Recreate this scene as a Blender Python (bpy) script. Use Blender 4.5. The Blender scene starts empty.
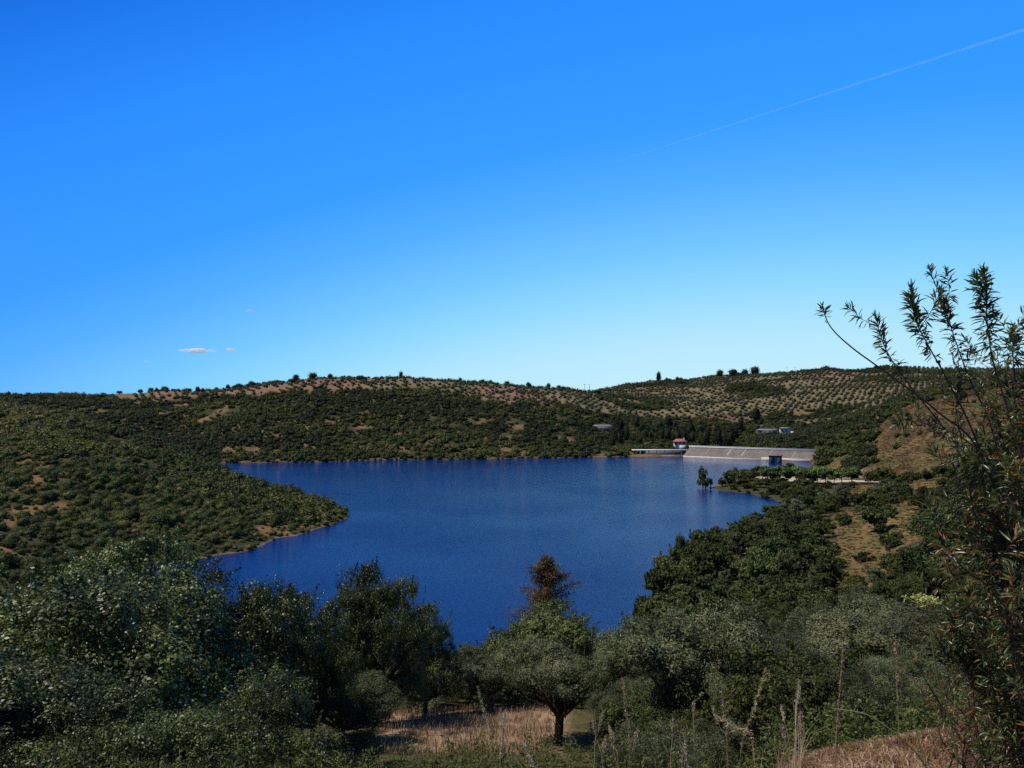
import bpy, bmesh, math, random
import numpy as np
from mathutils import Vector, Matrix
from mathutils.bvhtree import BVHTree

C = bpy.context.scene
COL = C.collection
R = math.radians

# ------------------------------------------------------------------ camera, sky, sun, exposure
EYE, F, HZ = 50.0, 829.0, 405.0           # eye height over the water, focal length in pixels, horizon row
cam = bpy.data.cameras.new('camera')
cam_o = bpy.data.objects.new('camera', cam)
COL.objects.link(cam_o)
cam_o.location = (0, 0, EYE)
cam_o.rotation_euler = (R(90), 0, 0)
cam.sensor_width = 36.0
cam.lens = F / 1024 * 36.0
cam.shift_y = (HZ - 384) / 1024
cam.clip_start = 0.05
cam.clip_end = 90000
C.camera = cam_o

SUN_AZ, SUN_EL = -93.0, 60.0              # azimuth from the view direction, to the right positive
sv = Vector((math.sin(R(SUN_AZ)) * math.cos(R(SUN_EL)), math.cos(R(SUN_AZ)) * math.cos(R(SUN_EL)), math.sin(R(SUN_EL))))
sun = bpy.data.lights.new('sun', 'SUN')
sun.energy = 5.0
sun.angle = R(0.53)
sun.color = (1.0, 0.95, 0.86)
sun_o = bpy.data.objects.new('sun', sun)
COL.objects.link(sun_o)
sun_o.location = (0, 0, 300)
sun_o.rotation_euler = sv.to_track_quat('Z', 'Y').to_euler()

world = bpy.data.worlds.new('World')
C.world = world
world.use_nodes = True
wn, wl = world.node_tree.nodes, world.node_tree.links
wn.clear()
sky = wn.new('ShaderNodeTexSky')
sky.sky_type = 'NISHITA'
sky.sun_disc = False
sky.sun_elevation = R(SUN_EL)
sky.sun_rotation = R(SUN_AZ)
sky.altitude = 300
sky.air_density = 1.0
sky.dust_density = 0.25
sky.ozone_density = 2.5
# the air of that day is deeper blue than the model's: a clear-sky colour scale by height above the horizon, a little paler to the right
tcw = wn.new('ShaderNodeTexCoord')
sep = wn.new('ShaderNodeSeparateXYZ')
mad = wn.new('ShaderNodeMath'); mad.operation = 'MULTIPLY_ADD'; mad.inputs[1].default_value = -0.20
sq = wn.new('ShaderNodeMath'); sq.operation = 'MULTIPLY'
mad2 = wn.new('ShaderNodeMath'); mad2.operation = 'MULTIPLY_ADD'; mad2.inputs[1].default_value = 0.30
ramp = wn.new('ShaderNodeValToRGB')
def lin(r, g, b_):
    return tuple(((c / 255 + .055) / 1.055) ** 2.4 if c > 10 else c / 255 / 12.92 for c in (r, g, b_)) + (1,)
SKY = [(0, (192, 235, 252)), (.05, (178, 230, 253)), (.105, (143, 216, 254)), (.155, (113, 198, 254)), (.225, (78, 173, 254)), (.29, (50, 156, 255)), (.44, (35, 139, 254)), (.54, (12, 114, 232)), (.63, (16, 66, 128)), (1, (16, 40, 70))]
while len(ramp.color_ramp.elements) < len(SKY): ramp.color_ramp.elements.new(.5)
for e, (p, c) in zip(ramp.color_ramp.elements, SKY): e.position = p; e.color = lin(*c)
scl = wn.new('ShaderNodeVectorMath'); scl.operation = 'SCALE'; scl.inputs['Scale'].default_value = 9.35
mixw = wn.new('ShaderNodeMixRGB'); mixw.inputs[0].default_value = .95
bg = wn.new('ShaderNodeBackground')
bg.inputs['Strength'].default_value = 0.11
wo = wn.new('ShaderNodeOutputWorld')
wl.new(tcw.outputs['Generated'], sep.inputs[0])
wl.new(sep.outputs['X'], mad.inputs[0]); wl.new(sep.outputs['Z'], mad.inputs[2])
wl.new(sep.outputs['X'], sq.inputs[0]); wl.new(sep.outputs['X'], sq.inputs[1]); wl.new(sq.outputs[0], mad2.inputs[0]); wl.new(mad.outputs[0], mad2.inputs[2])
wl.new(mad2.outputs[0], ramp.inputs['Fac'])
wl.new(ramp.outputs['Color'], scl.inputs[0])
wl.new(sky.outputs[0], mixw.inputs[1]); wl.new(scl.outputs[0], mixw.inputs[2])
wl.new(mixw.outputs[0], bg.inputs['Color'])
wl.new(bg.outputs[0], wo.inputs['Surface'])

vs = C.view_settings
vs.view_transform = 'Standard'
vs.look = 'None'
vs.exposure = 0.0
vs.gamma = 1.0
vs.use_curve_mapping = False
C.cycles.use_denoising = False
C.cycles.max_bounces = 6
C.cycles.diffuse_bounces = 2
C.cycles.glossy_bounces = 3
C.cycles.transmission_bounces = 3
C.cycles.volume_bounces = 1
C.cycles.transparent_max_bounces = 32
C.cycles.sample_clamp_indirect = 4.0

# ------------------------------------------------------------------ helpers
def vnoise(x, y, seed=0):
    x = np.asarray(x, float); y = np.asarray(y, float)
    xi, yi = np.floor(x).astype(np.int64), np.floor(y).astype(np.int64)
    fx, fy = x - xi, y - yi
    fx = fx * fx * (3 - 2 * fx); fy = fy * fy * (3 - 2 * fy)
    def h(a, b):
        n = (a * 374761393 + b * 668265263 + seed * 982451653) & 0x7fffffff
        n = ((n ^ (n >> 13)) * 1274126177) & 0x7fffffff
        return ((n ^ (n >> 16)) & 0xffff) / 65535.0
    return (h(xi, yi) * (1 - fx) + h(xi + 1, yi) * fx) * (1 - fy) + (h(xi, yi + 1) * (1 - fx) + h(xi + 1, yi + 1) * fx) * fy

def fbm(x, y, seed=0, o=4):
    s, a, t = 0.0, 1.0, 0.0
    for k in range(o):
        s = s + a * vnoise(x * 2 ** k + 17.3 * k, y * 2 ** k - 9.1 * k, seed + k)
        t += a; a *= 0.5
    return s / t                                       # 0..1

def sstep(a, b, x):
    t = np.clip((x - a) / (b - a), 0, 1)
    return t * t * (3 - 2 * t)

class Geo:
    """numpy geometry: vertices, quads, triangles, a tone per face"""
    def __init__(self):
        self.V, self.Q, self.T, self.qt, self.tt, self.n = [], [], [], [], [], 0
    def add(self, V, Q=None, T=None, qt=0.5, tt=0.5):
        V = np.asarray(V, np.float32).reshape(-1, 3)
        if Q is not None and len(Q):
            Q = np.asarray(Q, np.int64).reshape(-1, 4)
            self.Q.append(Q + self.n); self.qt.append(np.broadcast_to(np.asarray(qt, np.float32), (len(Q),)))
        if T is not None and len(T):
            T = np.asarray(T, np.int64).reshape(-1, 3)
            self.T.append(T + self.n); self.tt.append(np.broadcast_to(np.asarray(tt, np.float32), (len(T),)))
        self.V.append(V); self.n += len(V)
        return self
    def arrays(self):
        V = np.concatenate(self.V) if self.V else np.zeros((0, 3), np.float32)
        Q = np.concatenate(self.Q) if self.Q else np.zeros((0, 4), np.int64)
        T = np.concatenate(self.T) if self.T else np.zeros((0, 3), np.int64)
        qt = np.concatenate(self.qt) if self.qt else np.zeros(0, np.float32)
        tt = np.concatenate(self.tt) if self.tt else np.zeros(0, np.float32)
        return V, Q, T, qt, tt
    def addgeo(self, arr, mat=None, tone=0.0):
        V, Q, T, qt, tt = arr
        if mat is not None:
            V = V @ mat[:3, :3].T + mat[:3, 3]
        self.add(V, Q, T, np.clip(qt + tone, 0, 1), np.clip(tt + tone, 0, 1))
    def mesh(self, name, mat, smooth=False):
        V, Q, T, qt, tt = self.arrays()
        me = bpy.data.meshes.new(name)
        me.vertices.add(len(V)); me.vertices.foreach_set('co', V.astype(np.float32).ravel())
        li = np.concatenate([Q.ravel(), T.ravel()]).astype(np.int32)
        me.loops.add(len(li)); me.loops.foreach_set('vertex_index', li)
        ls = np.concatenate([np.arange(len(Q)) * 4, len(Q) * 4 + np.arange(len(T)) * 3]).astype(np.int32)
        me.polygons.add(len(ls)); me.polygons.foreach_set('loop_start', ls)
        me.update(calc_edges=True)
        a = me.attributes.new('tone', 'FLOAT', 'FACE')
        a.data.foreach_set('value', np.concatenate([qt, tt]).astype(np.float32))
        if smooth:
            me.polygons.foreach_set('use_smooth', np.ones(len(ls), bool))
        me.materials.append(mat)
        me.validate()
        return me

def link(name, me, parent=None, loc=None):
    o = bpy.data.objects.new(name, me)
    COL.objects.link(o)
    if parent is not None: o.parent = parent
    if loc is not None: o.location = loc
    return o

def tag(o, label=None, cat=None, group=None, kind=None):
    if label: o['label'] = label
    if cat: o['category'] = cat
    if group: o['group'] = group
    if kind: o['kind'] = kind
    return o

def thing(name, loc, rz=0.0, label=None, cat=None, group=None):
    o = bpy.data.objects.new(name, None)
    o.empty_display_size = 0.3
    COL.objects.link(o)
    o.location = loc; o.rotation_euler = (0, 0, rz)
    return tag(o, label, cat, group)

def box(g, x0, x1, y0, y1, z0, z1, tone=0.5):
    V = [(x, y, z) for x in (x0, x1) for y in (y0, y1) for z in (z0, z1)]
    Q = [(0, 1, 3, 2), (4, 6, 7, 5), (0, 4, 5, 1), (2, 3, 7, 6), (0, 2, 6, 4), (1, 5, 7, 3)]
    g.add(V, Q, qt=tone)

def obox(g, p, q, w, z0, z1, tone=0.5):
    """a wall of width w along p-q"""
    d = np.array([q[0] - p[0], q[1] - p[1]], float); d /= np.linalg.norm(d)
    n = np.array([-d[1], d[0]]) * w / 2
    c = [np.array(p[:2]) - n, np.array(p[:2]) + n, np.array(q[:2]) + n, np.array(q[:2]) - n]
    V = [(a[0], a[1], z0) for a in c] + [(a[0], a[1], z1) for a in c]
    g.add(V, [(0, 1, 2, 3), (4, 7, 6, 5), (0, 4, 5, 1), (1, 5, 6, 2), (2, 6, 7, 3), (3, 7, 4, 0)], qt=tone)

def catmull(P, n):
    P = np.asarray(P, float)
    Q = np.vstack([2 * P[0] - P[1], P, 2 * P[-1] - P[-2]])
    out = []
    for i in range(1, len(Q) - 2):
        for t in np.linspace(0, 1, n, endpoint=False):
            a, b, c, d = Q[i - 1], Q[i], Q[i + 1], Q[i + 2]
            out.append(0.5 * ((2 * b) + (c - a) * t + (2 * a - 5 * b + 4 * c - d) * t * t + (3 * b - a - 3 * c + d) * t ** 3))
    out.append(P[-1])
    return np.array(out)

def tube(g, P, r0, r1, k=6, tone=0.5):
    P = np.asarray(P, float); n = len(P)
    rad = np.linspace(r0, r1, n) if np.isscalar(r0) and np.isscalar(r1) else np.asarray(r0)
    d = np.gradient(P, axis=0); d /= np.linalg.norm(d, axis=1)[:, None] + 1e-9
    up = np.array([0.31, 0.17, 0.93]); a = np.cross(d, up)
    a /= np.linalg.norm(a, axis=1)[:, None] + 1e-9
    b = np.cross(d, a)
    th = np.linspace(0, 2 * np.pi, k, endpoint=False)
    V = P[:, None, :] + rad[:, None, None] * (np.cos(th)[None, :, None] * a[:, None, :] + np.sin(th)[None, :, None] * b[:, None, :])
    i, j = np.meshgrid(np.arange(n - 1), np.arange(k), indexing='ij')
    i, j = i.ravel(), j.ravel(); j2 = (j + 1) % k
    Q = np.stack([i * k + j, i * k + j2, (i + 1) * k + j2, (i + 1) * k + j], 1)
    g.add(V.reshape(-1, 3), Q, qt=tone)

def unit(v):
    return v / (np.linalg.norm(v, axis=-1, keepdims=True) + 1e-9)

def leaves(g, P, N, L, W, rng, tone, fold=0.25):
    """diamond leaves at P with normals N, half length L, half width W"""
    n = len(P)
    N = unit(N)
    A = unit(np.cross(N, rng.normal(size=(n, 3))))
    B = np.cross(N, A)
    L = np.broadcast_to(np.asarray(L, float), (n,))[:, None]; W = np.broadcast_to(np.asarray(W, float), (n,))[:, None]
    V = np.stack([P - A * L, P + B * W + N * W * fold, P + A * L, P - B * W + N * W * fold], 1).reshape(-1, 3)
    g.add(V, np.arange(4 * n).reshape(n, 4), qt=tone)

# ------------------------------------------------------------------ materials
def principled(name, col, rough=0.8, spec=0.3):
    m = bpy.data.materials.new(name); m.use_nodes = True
    b = m.node_tree.nodes['Principled BSDF']
    b.inputs['Base Color'].default_value = (*col, 1)
    b.inputs['Roughness'].default_value = rough
    b.inputs['Specular IOR Level'].default_value = spec
    return m, b

def noisy(name, c0, c1, scale, rough=0.85, spec=0.25, bump=0.0, detail=6.0):
    m, b = principled(name, c0, rough, spec)
    N, Lk = m.node_tree.nodes, m.node_tree.links
    tc = N.new('ShaderNodeTexCoord'); nt = N.new('ShaderNodeTexNoise')
    nt.inputs['Scale'].default_value = scale; nt.inputs['Detail'].default_value = detail
    Lk.new(tc.outputs['Object'], nt.inputs['Vector'])
    mx = N.new('ShaderNodeValToRGB')
    mx.color_ramp.elements[0].position = 0.32; mx.color_ramp.elements[1].position = 0.68
    mx.color_ramp.elements[0].color = (*c0, 1); mx.color_ramp.elements[1].color = (*c1, 1)
    Lk.new(nt.outputs['Fac'], mx.inputs['Fac']); Lk.new(mx.outputs['Color'], b.inputs['Base Color'])
    if bump:
        bp = N.new('ShaderNodeBump'); bp.inputs['Strength'].default_value = 0.6; bp.inputs['Distance'].default_value = bump
        Lk.new(nt.outputs['Fac'], bp.inputs['Height']); Lk.new(bp.outputs['Normal'], b.inputs['Normal'])
    return m

def leafmat(name, ramp, trans=0.25, rough=0.5, spec=0.4, var=0.38, hue=.02):
    """leaf colour from the per-leaf tone; per-plant variation; thin-leaf translucency"""
    m, b = principled(name, ramp[0][1], rough, spec)
    N, Lk = m.node_tree.nodes, m.node_tree.links
    at = N.new('ShaderNodeAttribute'); at.attribute_name = 'tone'
    cr = N.new('ShaderNodeValToRGB')
    while len(cr.color_ramp.elements) < len(ramp): cr.color_ramp.elements.new(0.5)
    for e, (p, c) in zip(cr.color_ramp.elements, ramp): e.position = p; e.color = (*c, 1)
    oi = N.new('ShaderNodeObjectInfo')
    mr = N.new('ShaderNodeMapRange'); mr.inputs['To Min'].default_value = 1 - var; mr.inputs['To Max'].default_value = 1 + var
    Lk.new(oi.outputs['Random'], mr.inputs['Value'])
    hv = N.new('ShaderNodeHueSaturation')
    mh = N.new('ShaderNodeMapRange'); mh.inputs['To Min'].default_value = .5 - hue; mh.inputs['To Max'].default_value = .5 + hue * .6
    ml = N.new('ShaderNodeMath'); ml.operation = 'MULTIPLY'; ml.inputs[1].default_value = 7.31
    fr = N.new('ShaderNodeMath'); fr.operation = 'FRACT'
    Lk.new(oi.outputs['Random'], ml.inputs[0]); Lk.new(ml.outputs[0], fr.inputs[0]); Lk.new(fr.outputs[0], mh.inputs['Value'])
    Lk.new(mh.outputs[0], hv.inputs['Hue']); Lk.new(mr.outputs[0], hv.inputs['Value'])
    Lk.new(at.outputs['Fac'], cr.inputs['Fac']); Lk.new(cr.outputs['Color'], hv.inputs['Color'])
    Lk.new(hv.outputs[0], b.inputs['Base Color'])
    if trans:
        tr = N.new('ShaderNodeBsdfTranslucent'); ms = N.new('ShaderNodeMixShader'); ms.inputs[0].default_value = trans
        out = N['Material Output']
        Lk.new(hv.outputs[0], tr.inputs['Color'])
        Lk.new(b.outputs[0], ms.inputs[1]); Lk.new(tr.outputs[0], ms.inputs[2]); Lk.new(ms.outputs[0], out.inputs['Surface'])
    return m

M = {}
M['oak'] = leafmat('holm_oak_leaf', [(0, (.014, .021, .004)), (.45, (.042, .058, .011)), (.8, (.100, .122, .028)), (1, (.18, .19, .06))], .18, .44, .3)
M['midoak'] = leafmat('shore_oak_leaf', [(0, (.022, .033, .008)), (.5, (.062, .084, .021)), (1, (.13, .15, .045))], .2, .6, .18)
M['olive'] = leafmat('olive_leaf', [(0, (.036, .046, .017)), (.5, (.080, .094, .038)), (1, (.16, .17, .09))], .18, .55, .2)
M['scrub'] = leafmat('scrub_leaf', [(0, (.012, .020, .006)), (.35, (.032, .046, .010)), (.65, (.066, .082, .016)), (.9, (.12, .125, .025)), (1, (.12, .10, .05))], .15, .65, .15)
M['grove'] = leafmat('grove_leaf', [(0, (.026, .033, .014)), (1, (.066, .074, .034))], .1, .65, .15)
M['pine'] = leafmat('pine_needles', [(0, (.009, .015, .006)), (1, (.032, .041, .013))], .08, .65, .15)
M['plane'] = leafmat('broad_leaf', [(0, (.06, .10, .022)), (1, (.14, .19, .05))], .3, .5, .3)
M['dead'] = leafmat('dead_needles', [(0, (.075, .060, .032)), (.6, (.155, .105, .050)), (1, (.30, .165, .060))], .25, .8, .05, .0, .0)
M['rock'] = leafmat('rockrose_leaf', [(0, (.026, .042, .012)), (.6, (.10, .135, .036)), (.70, (.13, .065, .018)), (.88, (.25, .11, .03)), (1, (.24, .20, .10))], .35, .33, .5)
M['herb'] = leafmat('herb_leaf', [(0, (.034, .046, .011)), (.6, (.085, .105, .025)), (1, (.19, .19, .07))], .25, .6, .15)
M['straw'] = leafmat('dry_straw', [(0, (.20, .12, .055)), (.5, (.36, .26, .14)), (1, (.58, .48, .32))], .25, .6, .2)
M['rust'] = leafmat('rusty_grass', [(0, (.05, .026, .010)), (.3, (.19, .080, .030)), (.42, (.15, .125, .036)), (.58, (.27, .115, .065)), (.78, (.33, .20, .11)), (1, (.50, .37, .26))], .25, .6, .2)
M['tuft'] = leafmat('withered_brush', [(0, (.035, .028, .012)), (.5, (.085, .058, .026)), (.8, (.14, .095, .045)), (1, (.06, .065, .02))], .15, .8, .1)
M['twig'] = leafmat('bare_twig', [(0, (.03, .018, .014)), (1, (.10, .06, .05))], 0, .7, .2)
M['bark'] = noisy('bark', (.028, .020, .014), (.09, .068, .048), 9, .9, .15, .02)
M['redbark'] = noisy('red_bark', (.035, .016, .010), (.09, .045, .030), 40, .7, .25, .002)
M['capsule'] = noisy('capsule', (.03, .02, .012), (.09, .05, .03), 60, .6, .3)
M['umbel'] = leafmat('umbel', [(0, (.12, .17, .03)), (1, (.42, .43, .15))], .25, .5, .3)
M['concrete'] = noisy('concrete', (.38, .36, .33), (.52, .50, .47), .8, .8)
M['dark_concrete'] = noisy('dark_grey_concrete', (.10, .10, .105), (.17, .165, .16), .6, .8)  # dark grey; paints shade into the spillway's lake-facing walls
M['parapet'] = noisy('pale_parapet', (.66, .65, .63), (.78, .77, .75), .7, .8)
M['plaster'] = noisy('white_plaster', (.44, .42, .38), (.58, .56, .51), 1.2, .85)
M['tile'] = noisy('red_roof_tile', (.27, .080, .05), (.37, .125, .08), 2.5, .8)
M['glass'] = principled('window_glass', (.02, .025, .03), .1, .5)[0]
M['steel'] = noisy('galvanised_steel', (.09, .093, .097), (.16, .163, .168), .6, .75)
M['asphalt'] = noisy('sandy_track', (.34, .27, .19), (.50, .42, .32), .35, .95)
M['cliff'] = noisy('grey_rock', (.05, .042, .034), (.14, .12, .10), .35, .95, .2, .4)

# dam face: coursed stone with damp staining
def dam_material():
    m, b = principled('stone_facing', (.3, .26, .24), .9, .2)
    N, Lk = m.node_tree.nodes, m.node_tree.links
    tc = N.new('ShaderNodeTexCoord')
    br = N.new('ShaderNodeTexBrick'); br.inputs['Scale'].default_value = 0.9; br.inputs['Mortar Size'].default_value = 0.012
    br.inputs['Color1'].default_value = (.115, .098, .086, 1); br.inputs['Color2'].default_value = (.19, .165, .15, 1); br.inputs['Mortar'].default_value = (.22, .2, .19, 1)
    nt = N.new('ShaderNodeTexNoise'); nt.inputs['Scale'].default_value = .16; nt.inputs['Detail'].default_value = 5
    mx = N.new('ShaderNodeMixRGB'); mx.blend_type = 'MULTIPLY'; mx.inputs[0].default_value = .6
    cr = N.new('ShaderNodeValToRGB'); cr.color_ramp.elements[0].position = .3; cr.color_ramp.elements[1].position = .7
    cr.color_ramp.elements[0].color = (.5, .46, .44, 1); cr.color_ramp.elements[1].color = (1.1, 1.05, 1.05, 1)
    Lk.new(tc.outputs['Object'], br.inputs['Vector']); Lk.new(tc.outputs['Object'], nt.inputs['Vector'])
    Lk.new(nt.outputs['Fac'], cr.inputs['Fac']); Lk.new(br.outputs['Color'], mx.inputs[1]); Lk.new(cr.outputs['Color'], mx.inputs[2])
    Lk.new(mx.outputs[0], b.inputs['Base Color'])
    return m
M['dam'] = dam_material()

# ------------------------------------------------------------------ terrain: height profiles along bearings
NEAR = [(0.3, 48.4), (3, 48.1), (5, 47.3), (8, 45.7), (14, 42.2), (20, 39.6), (35, 36.1), (60, 29)]
BANK = [(0.3, 48.4), (3, 48.05), (5, 47.7), (7, 47.35), (9, 46.65), (12, 44.9), (20, 42)]
def bank(z7): return [(0.3, 48.4), (3, 48.05), (5, 47.66), (7, z7), (9, z7 - .78), (12, z7 - 2.5), (20, min(42, z7 - 5.2))]
FAR = [(2200, 62), (3200, 48), (8000, 30)]

def zy(py, d): return EYE - (py - HZ) / F * d

def hill(shore, ridge_d, ridge_py):
    zr = zy(ridge_py, ridge_d)
    return [(shore - 14, -2.5), (shore, .2), (shore + 12, 3.5)] + [(shore + (ridge_d - shore) * f, zr * s) for f, s in ((.2, .2), (.5, .55), (.8, .87), (1, 1))] + [(ridge_d + 350, zr - 28)] + FAR[1:]

def headland(near_z100, s0, crest_d, crest_z, valley, shore2, ridge_py, wet=True):
    a = NEAR + [(100, near_z100), (140, 3)]
    a += [(155, 0), (165, -1.6), (s0 - 12, -1.6), (s0, .2), (s0 + 8, 2.6), ((s0 * .45 + crest_d * .55), crest_z * .62), (crest_d, crest_z)]
    if valley > 0: a += [(crest_d + 120, max(valley, crest_z * .32)), (700, valley)] + hill(780, 1200, ridge_py)[3:]
    else: a += [(crest_d + 10 + crest_z * .9, .2), (crest_d + 22 + crest_z * .9, -2.5)] + hill(shore2, 1200, ridge_py)
    return a

COLS = {
 -1500: NEAR + [(100, 22), (200, 20), (400, 50), (700, 45), (1200, 70)] + FAR,
 -500: NEAR + [(100, 18), (150, 9), (230, 14), (470, 56), (700, 36), (1200, 68)] + FAR,
 0: NEAR + [(100, 16), (150, 6), (190, 3.5), (215, 4), (235, 7), (340, 28), (470, 53), (600, 38), (700, 30), (780, 32), (950, 50), (1200, 66)] + FAR[1:],
 70: headland(14, 235, 445, 47.5, 18, 0, 394),
 130: headland(14, 258, 425, 37.5, 6, 0, 392.5),
 180: headland(14, 268, 410, 27.5, 2, 0, 390.5),
 230: headland(14, 282, 402, 19.0, -1, 724, 388),
 280: headland(14, 315, 393, 12.5, -1, 728, 380.5),
 320: headland(14, 340, 384, 6, -1, 733, 376.5),
 345: headland(14, 366, 378, 1.6, -1, 746, 377.5),
 358: NEAR + [(100, 14), (140, 3), (155, 0), (170, -3)] + hill(752, 1200, 378.5),
 400: NEAR + [(100, 14), (140, 3), (153, 0), (170, -3)] + hill(765, 1180, 379),
 450: NEAR + [(90, 18), (120, 8), (150, 0), (165, -3)] + hill(770, 1180, 381),
 500: NEAR + [(90, 18), (120, 8), (150, 0), (165, -3)] + hill(778, 1180, 384.5),
 540: NEAR + [(90, 18), (120, 8), (150, 0), (165, -3)] + hill(788, 1180, 387.5),
 575: NEAR + [(90, 18), (120, 8), (150, 0), (165, -3)] + hill(795, 1200, 389),
 600: NEAR + [(90, 18), (120, 8), (150, 0), (165, -3), (790, -2.5), (800, .2), (815, 4), (860, 8), (960, 25), (1150, 62), (1300, 72), (1600, 76)] + FAR,
 625: NEAR + [(90, 17), (120, 9), (165, 0), (180, -3), (806, -2.5), (812, 3), (818, 5.5), (860, 7), (960, 19), (1150, 55), (1400, 80), (1600, 88)] + FAR,
 650: NEAR + [(90, 17), (120, 10), (165, 5), (208, 0), (222, -3), (806, -3), (812, 5), (840, 6.5), (900, 9), (1000, 24), (1200, 55), (1400, 82), (1600, 96)] + FAR,
 665: NEAR + [(90, 17), (120, 10.5), (165, 6), (242, .5), (256, -3), (806, -3), (816, 5), (840, 6.5), (900, 9), (1000, 24), (1200, 55), (1400, 82), (1600, 98)] + FAR,
 700: NEAR + [(90, 18), (120, 12.5), (165, 8), (240, 4), (286, .3), (300, -3), (800, -3), (815, 5), (840, 7), (900, 9), (1000, 24), (1200, 57), (1400, 84), (1600, 104)] + FAR,
 716: NEAR + [(90, 18.5), (120, 13), (165, 8.5), (240, 4.5), (302, .3), (316, -3), (478, -2.5), (488, .4), (500, 1.2), (520, 1.0), (534, -2.5), (790, -3), (804, 5), (840, 7), (900, 9), (1000, 24), (1200, 57), (1400, 84), (1600, 106)] + FAR,
 740: NEAR[:5] + [(20, 40.4), (35, 36.6), (60, 28.5), (90, 20), (120, 14.5), (165, 9), (240, 5.5), (332, .3), (346, -2.5), (462, -2.5), (474, .5), (490, 2.2), (530, 2.4), (560, .4), (575, -2.5), (772, -3), (790, 5), (830, 8), (900, 13), (1000, 26), (1200, 60), (1400, 90), (1600, 109)] + FAR,
 765: [(0.3, 48.4), (3, 48.05), (5, 47.6), (7, 46.5), (9, 45.3), (14, 43), (20, 41), (35, 37), (60, 28.5), (90, 20.5), (120, 15), (165, 10), (240, 6.5), (365, .4), (376, -1.8), (438, -1.8), (448, .5), (480, 2.2), (530, 2.8), (610, 1.2), (628, -2.5), (750, -3), (768, 5), (820, 8), (900, 18), (1000, 29), (1200, 63), (1400, 95), (1600, 112)] + FAR,
 783: bank(46.82) + [(35, 37.5), (60, 28.5), (90, 20.5), (120, 15.5), (165, 10.5), (240, 7), (330, 3), (392, .6), (402, -.8), (418, -.8), (426, .6), (480, 2), (530, 2.8), (640, 1.5), (662, -2.5), (735, -3), (752, 5), (820, 9), (900, 19), (1000, 31), (1200, 66), (1400, 98), (1600, 113)] + FAR,
 808: bank(46.96) + [(35, 37.5), (60, 28.5), (90, 21), (120, 16), (165, 11), (240, 8), (330, 4.5), (420, 2), (480, 2.2), (560, 3), (650, 1.2), (672, -1.5), (738, -2.5), (752, 7), (765, 9), (820, 11), (900, 19), (1000, 33), (1200, 70), (1400, 101), (1600, 116)] + FAR,
 828: bank(47.03) + [(35, 37.5), (60, 28.5), (90, 21), (120, 16.5), (165, 12), (240, 9), (330, 6), (420, 3), (560, 3), (640, 2.2), (690, 2.5), (722, 14), (800, 22), (900, 25), (1000, 36), (1200, 72), (1400, 103), (1600, 118)] + FAR,
 855: bank(47.09) + [(35, 38), (60, 29), (90, 22), (120, 17.5), (165, 13), (240, 10), (300, 9.5), (350, 6), (420, 4), (560, 4), (610, 6), (660, 18), (720, 28), (800, 33), (900, 36), (1000, 42), (1200, 75), (1600, 119)] + FAR,
 885: bank(47.14) + [(35, 38.5), (60, 30.5), (90, 24), (120, 19.5), (165, 15), (240, 12), (295, 14.5), (340, 9), (420, 5), (530, 5.5), (570, 13), (640, 32), (700, 43), (760, 46), (900, 48), (1200, 78), (1600, 122)] + FAR,
 920: bank(47.2) + [(35, 39), (60, 32), (90, 26.5), (120, 22), (165, 18), (240, 15.5), (300, 16.5), (350, 10), (420, 7), (500, 7), (540, 18), (600, 40), (660, 53), (740, 57), (900, 57), (1200, 82), (1600, 123)] + FAR,
 960: bank(47.25) + [(35, 40), (60, 34.5), (90, 30), (120, 27), (165, 24), (240, 21.5), (310, 18), (360, 12), (430, 9), (480, 10), (530, 30), (600, 54), (680, 63), (900, 64), (1200, 85), (1600, 121)] + FAR,
 1024: bank(47.3) + [(35, 41), (60, 37.5), (90, 35), (120, 32.5), (165, 30), (240, 28), (330, 24), (400, 19), (450, 24), (520, 50), (600, 66), (700, 72), (900, 72), (1200, 90), (1600, 119)] + FAR,
 1200: BANK + [(35, 43), (60, 42), (90, 42), (165, 44), (300, 52), (450, 66), (700, 78), (1200, 95)] + FAR,
 1800: BANK + [(35, 46), (90, 52), (200, 60), (450, 78), (1200, 95)] + FAR,
}
DS = np.exp(np.linspace(math.log(.3), math.log(9000), 900))
PX = np.array(sorted(COLS), float)
TAB = []
for p in PX:
    pr = sorted(COLS[int(p)]); dd = np.array([a for a, b in pr]); zz = np.array([b for a, b in pr])
    z = np.interp(DS, dd, zz)
    k = np.exp(-0.5 * (np.arange(-4, 5) / 1.6) ** 2); k /= k.sum()
    TAB.append(np.convolve(np.pad(z, 4, mode='edge'), k, 'valid'))
TAB = np.array(TAB)
LD = np.log(DS)

def depth_px(x, y):
    r = np.hypot(x, y); c = np.maximum(y / (r + 1e-9), .42)
    D = r * c
    px = 512 + F * np.where(y > .42 * r, x / np.maximum(y, 1e-6), np.sign(x) * 2.16)
    back = y < .42 * r
    ang = np.abs(np.arctan2(x, y))
    w = np.clip((ang - 1.137) / (math.pi - 1.137), 0, 1)      # behind the camera: the two sides meet
    px = np.where(back, px * (1 - w) + 512 * w + np.where(w > .999, 0, 0), px)
    return D, px, np.where(back, w, 0)

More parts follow.
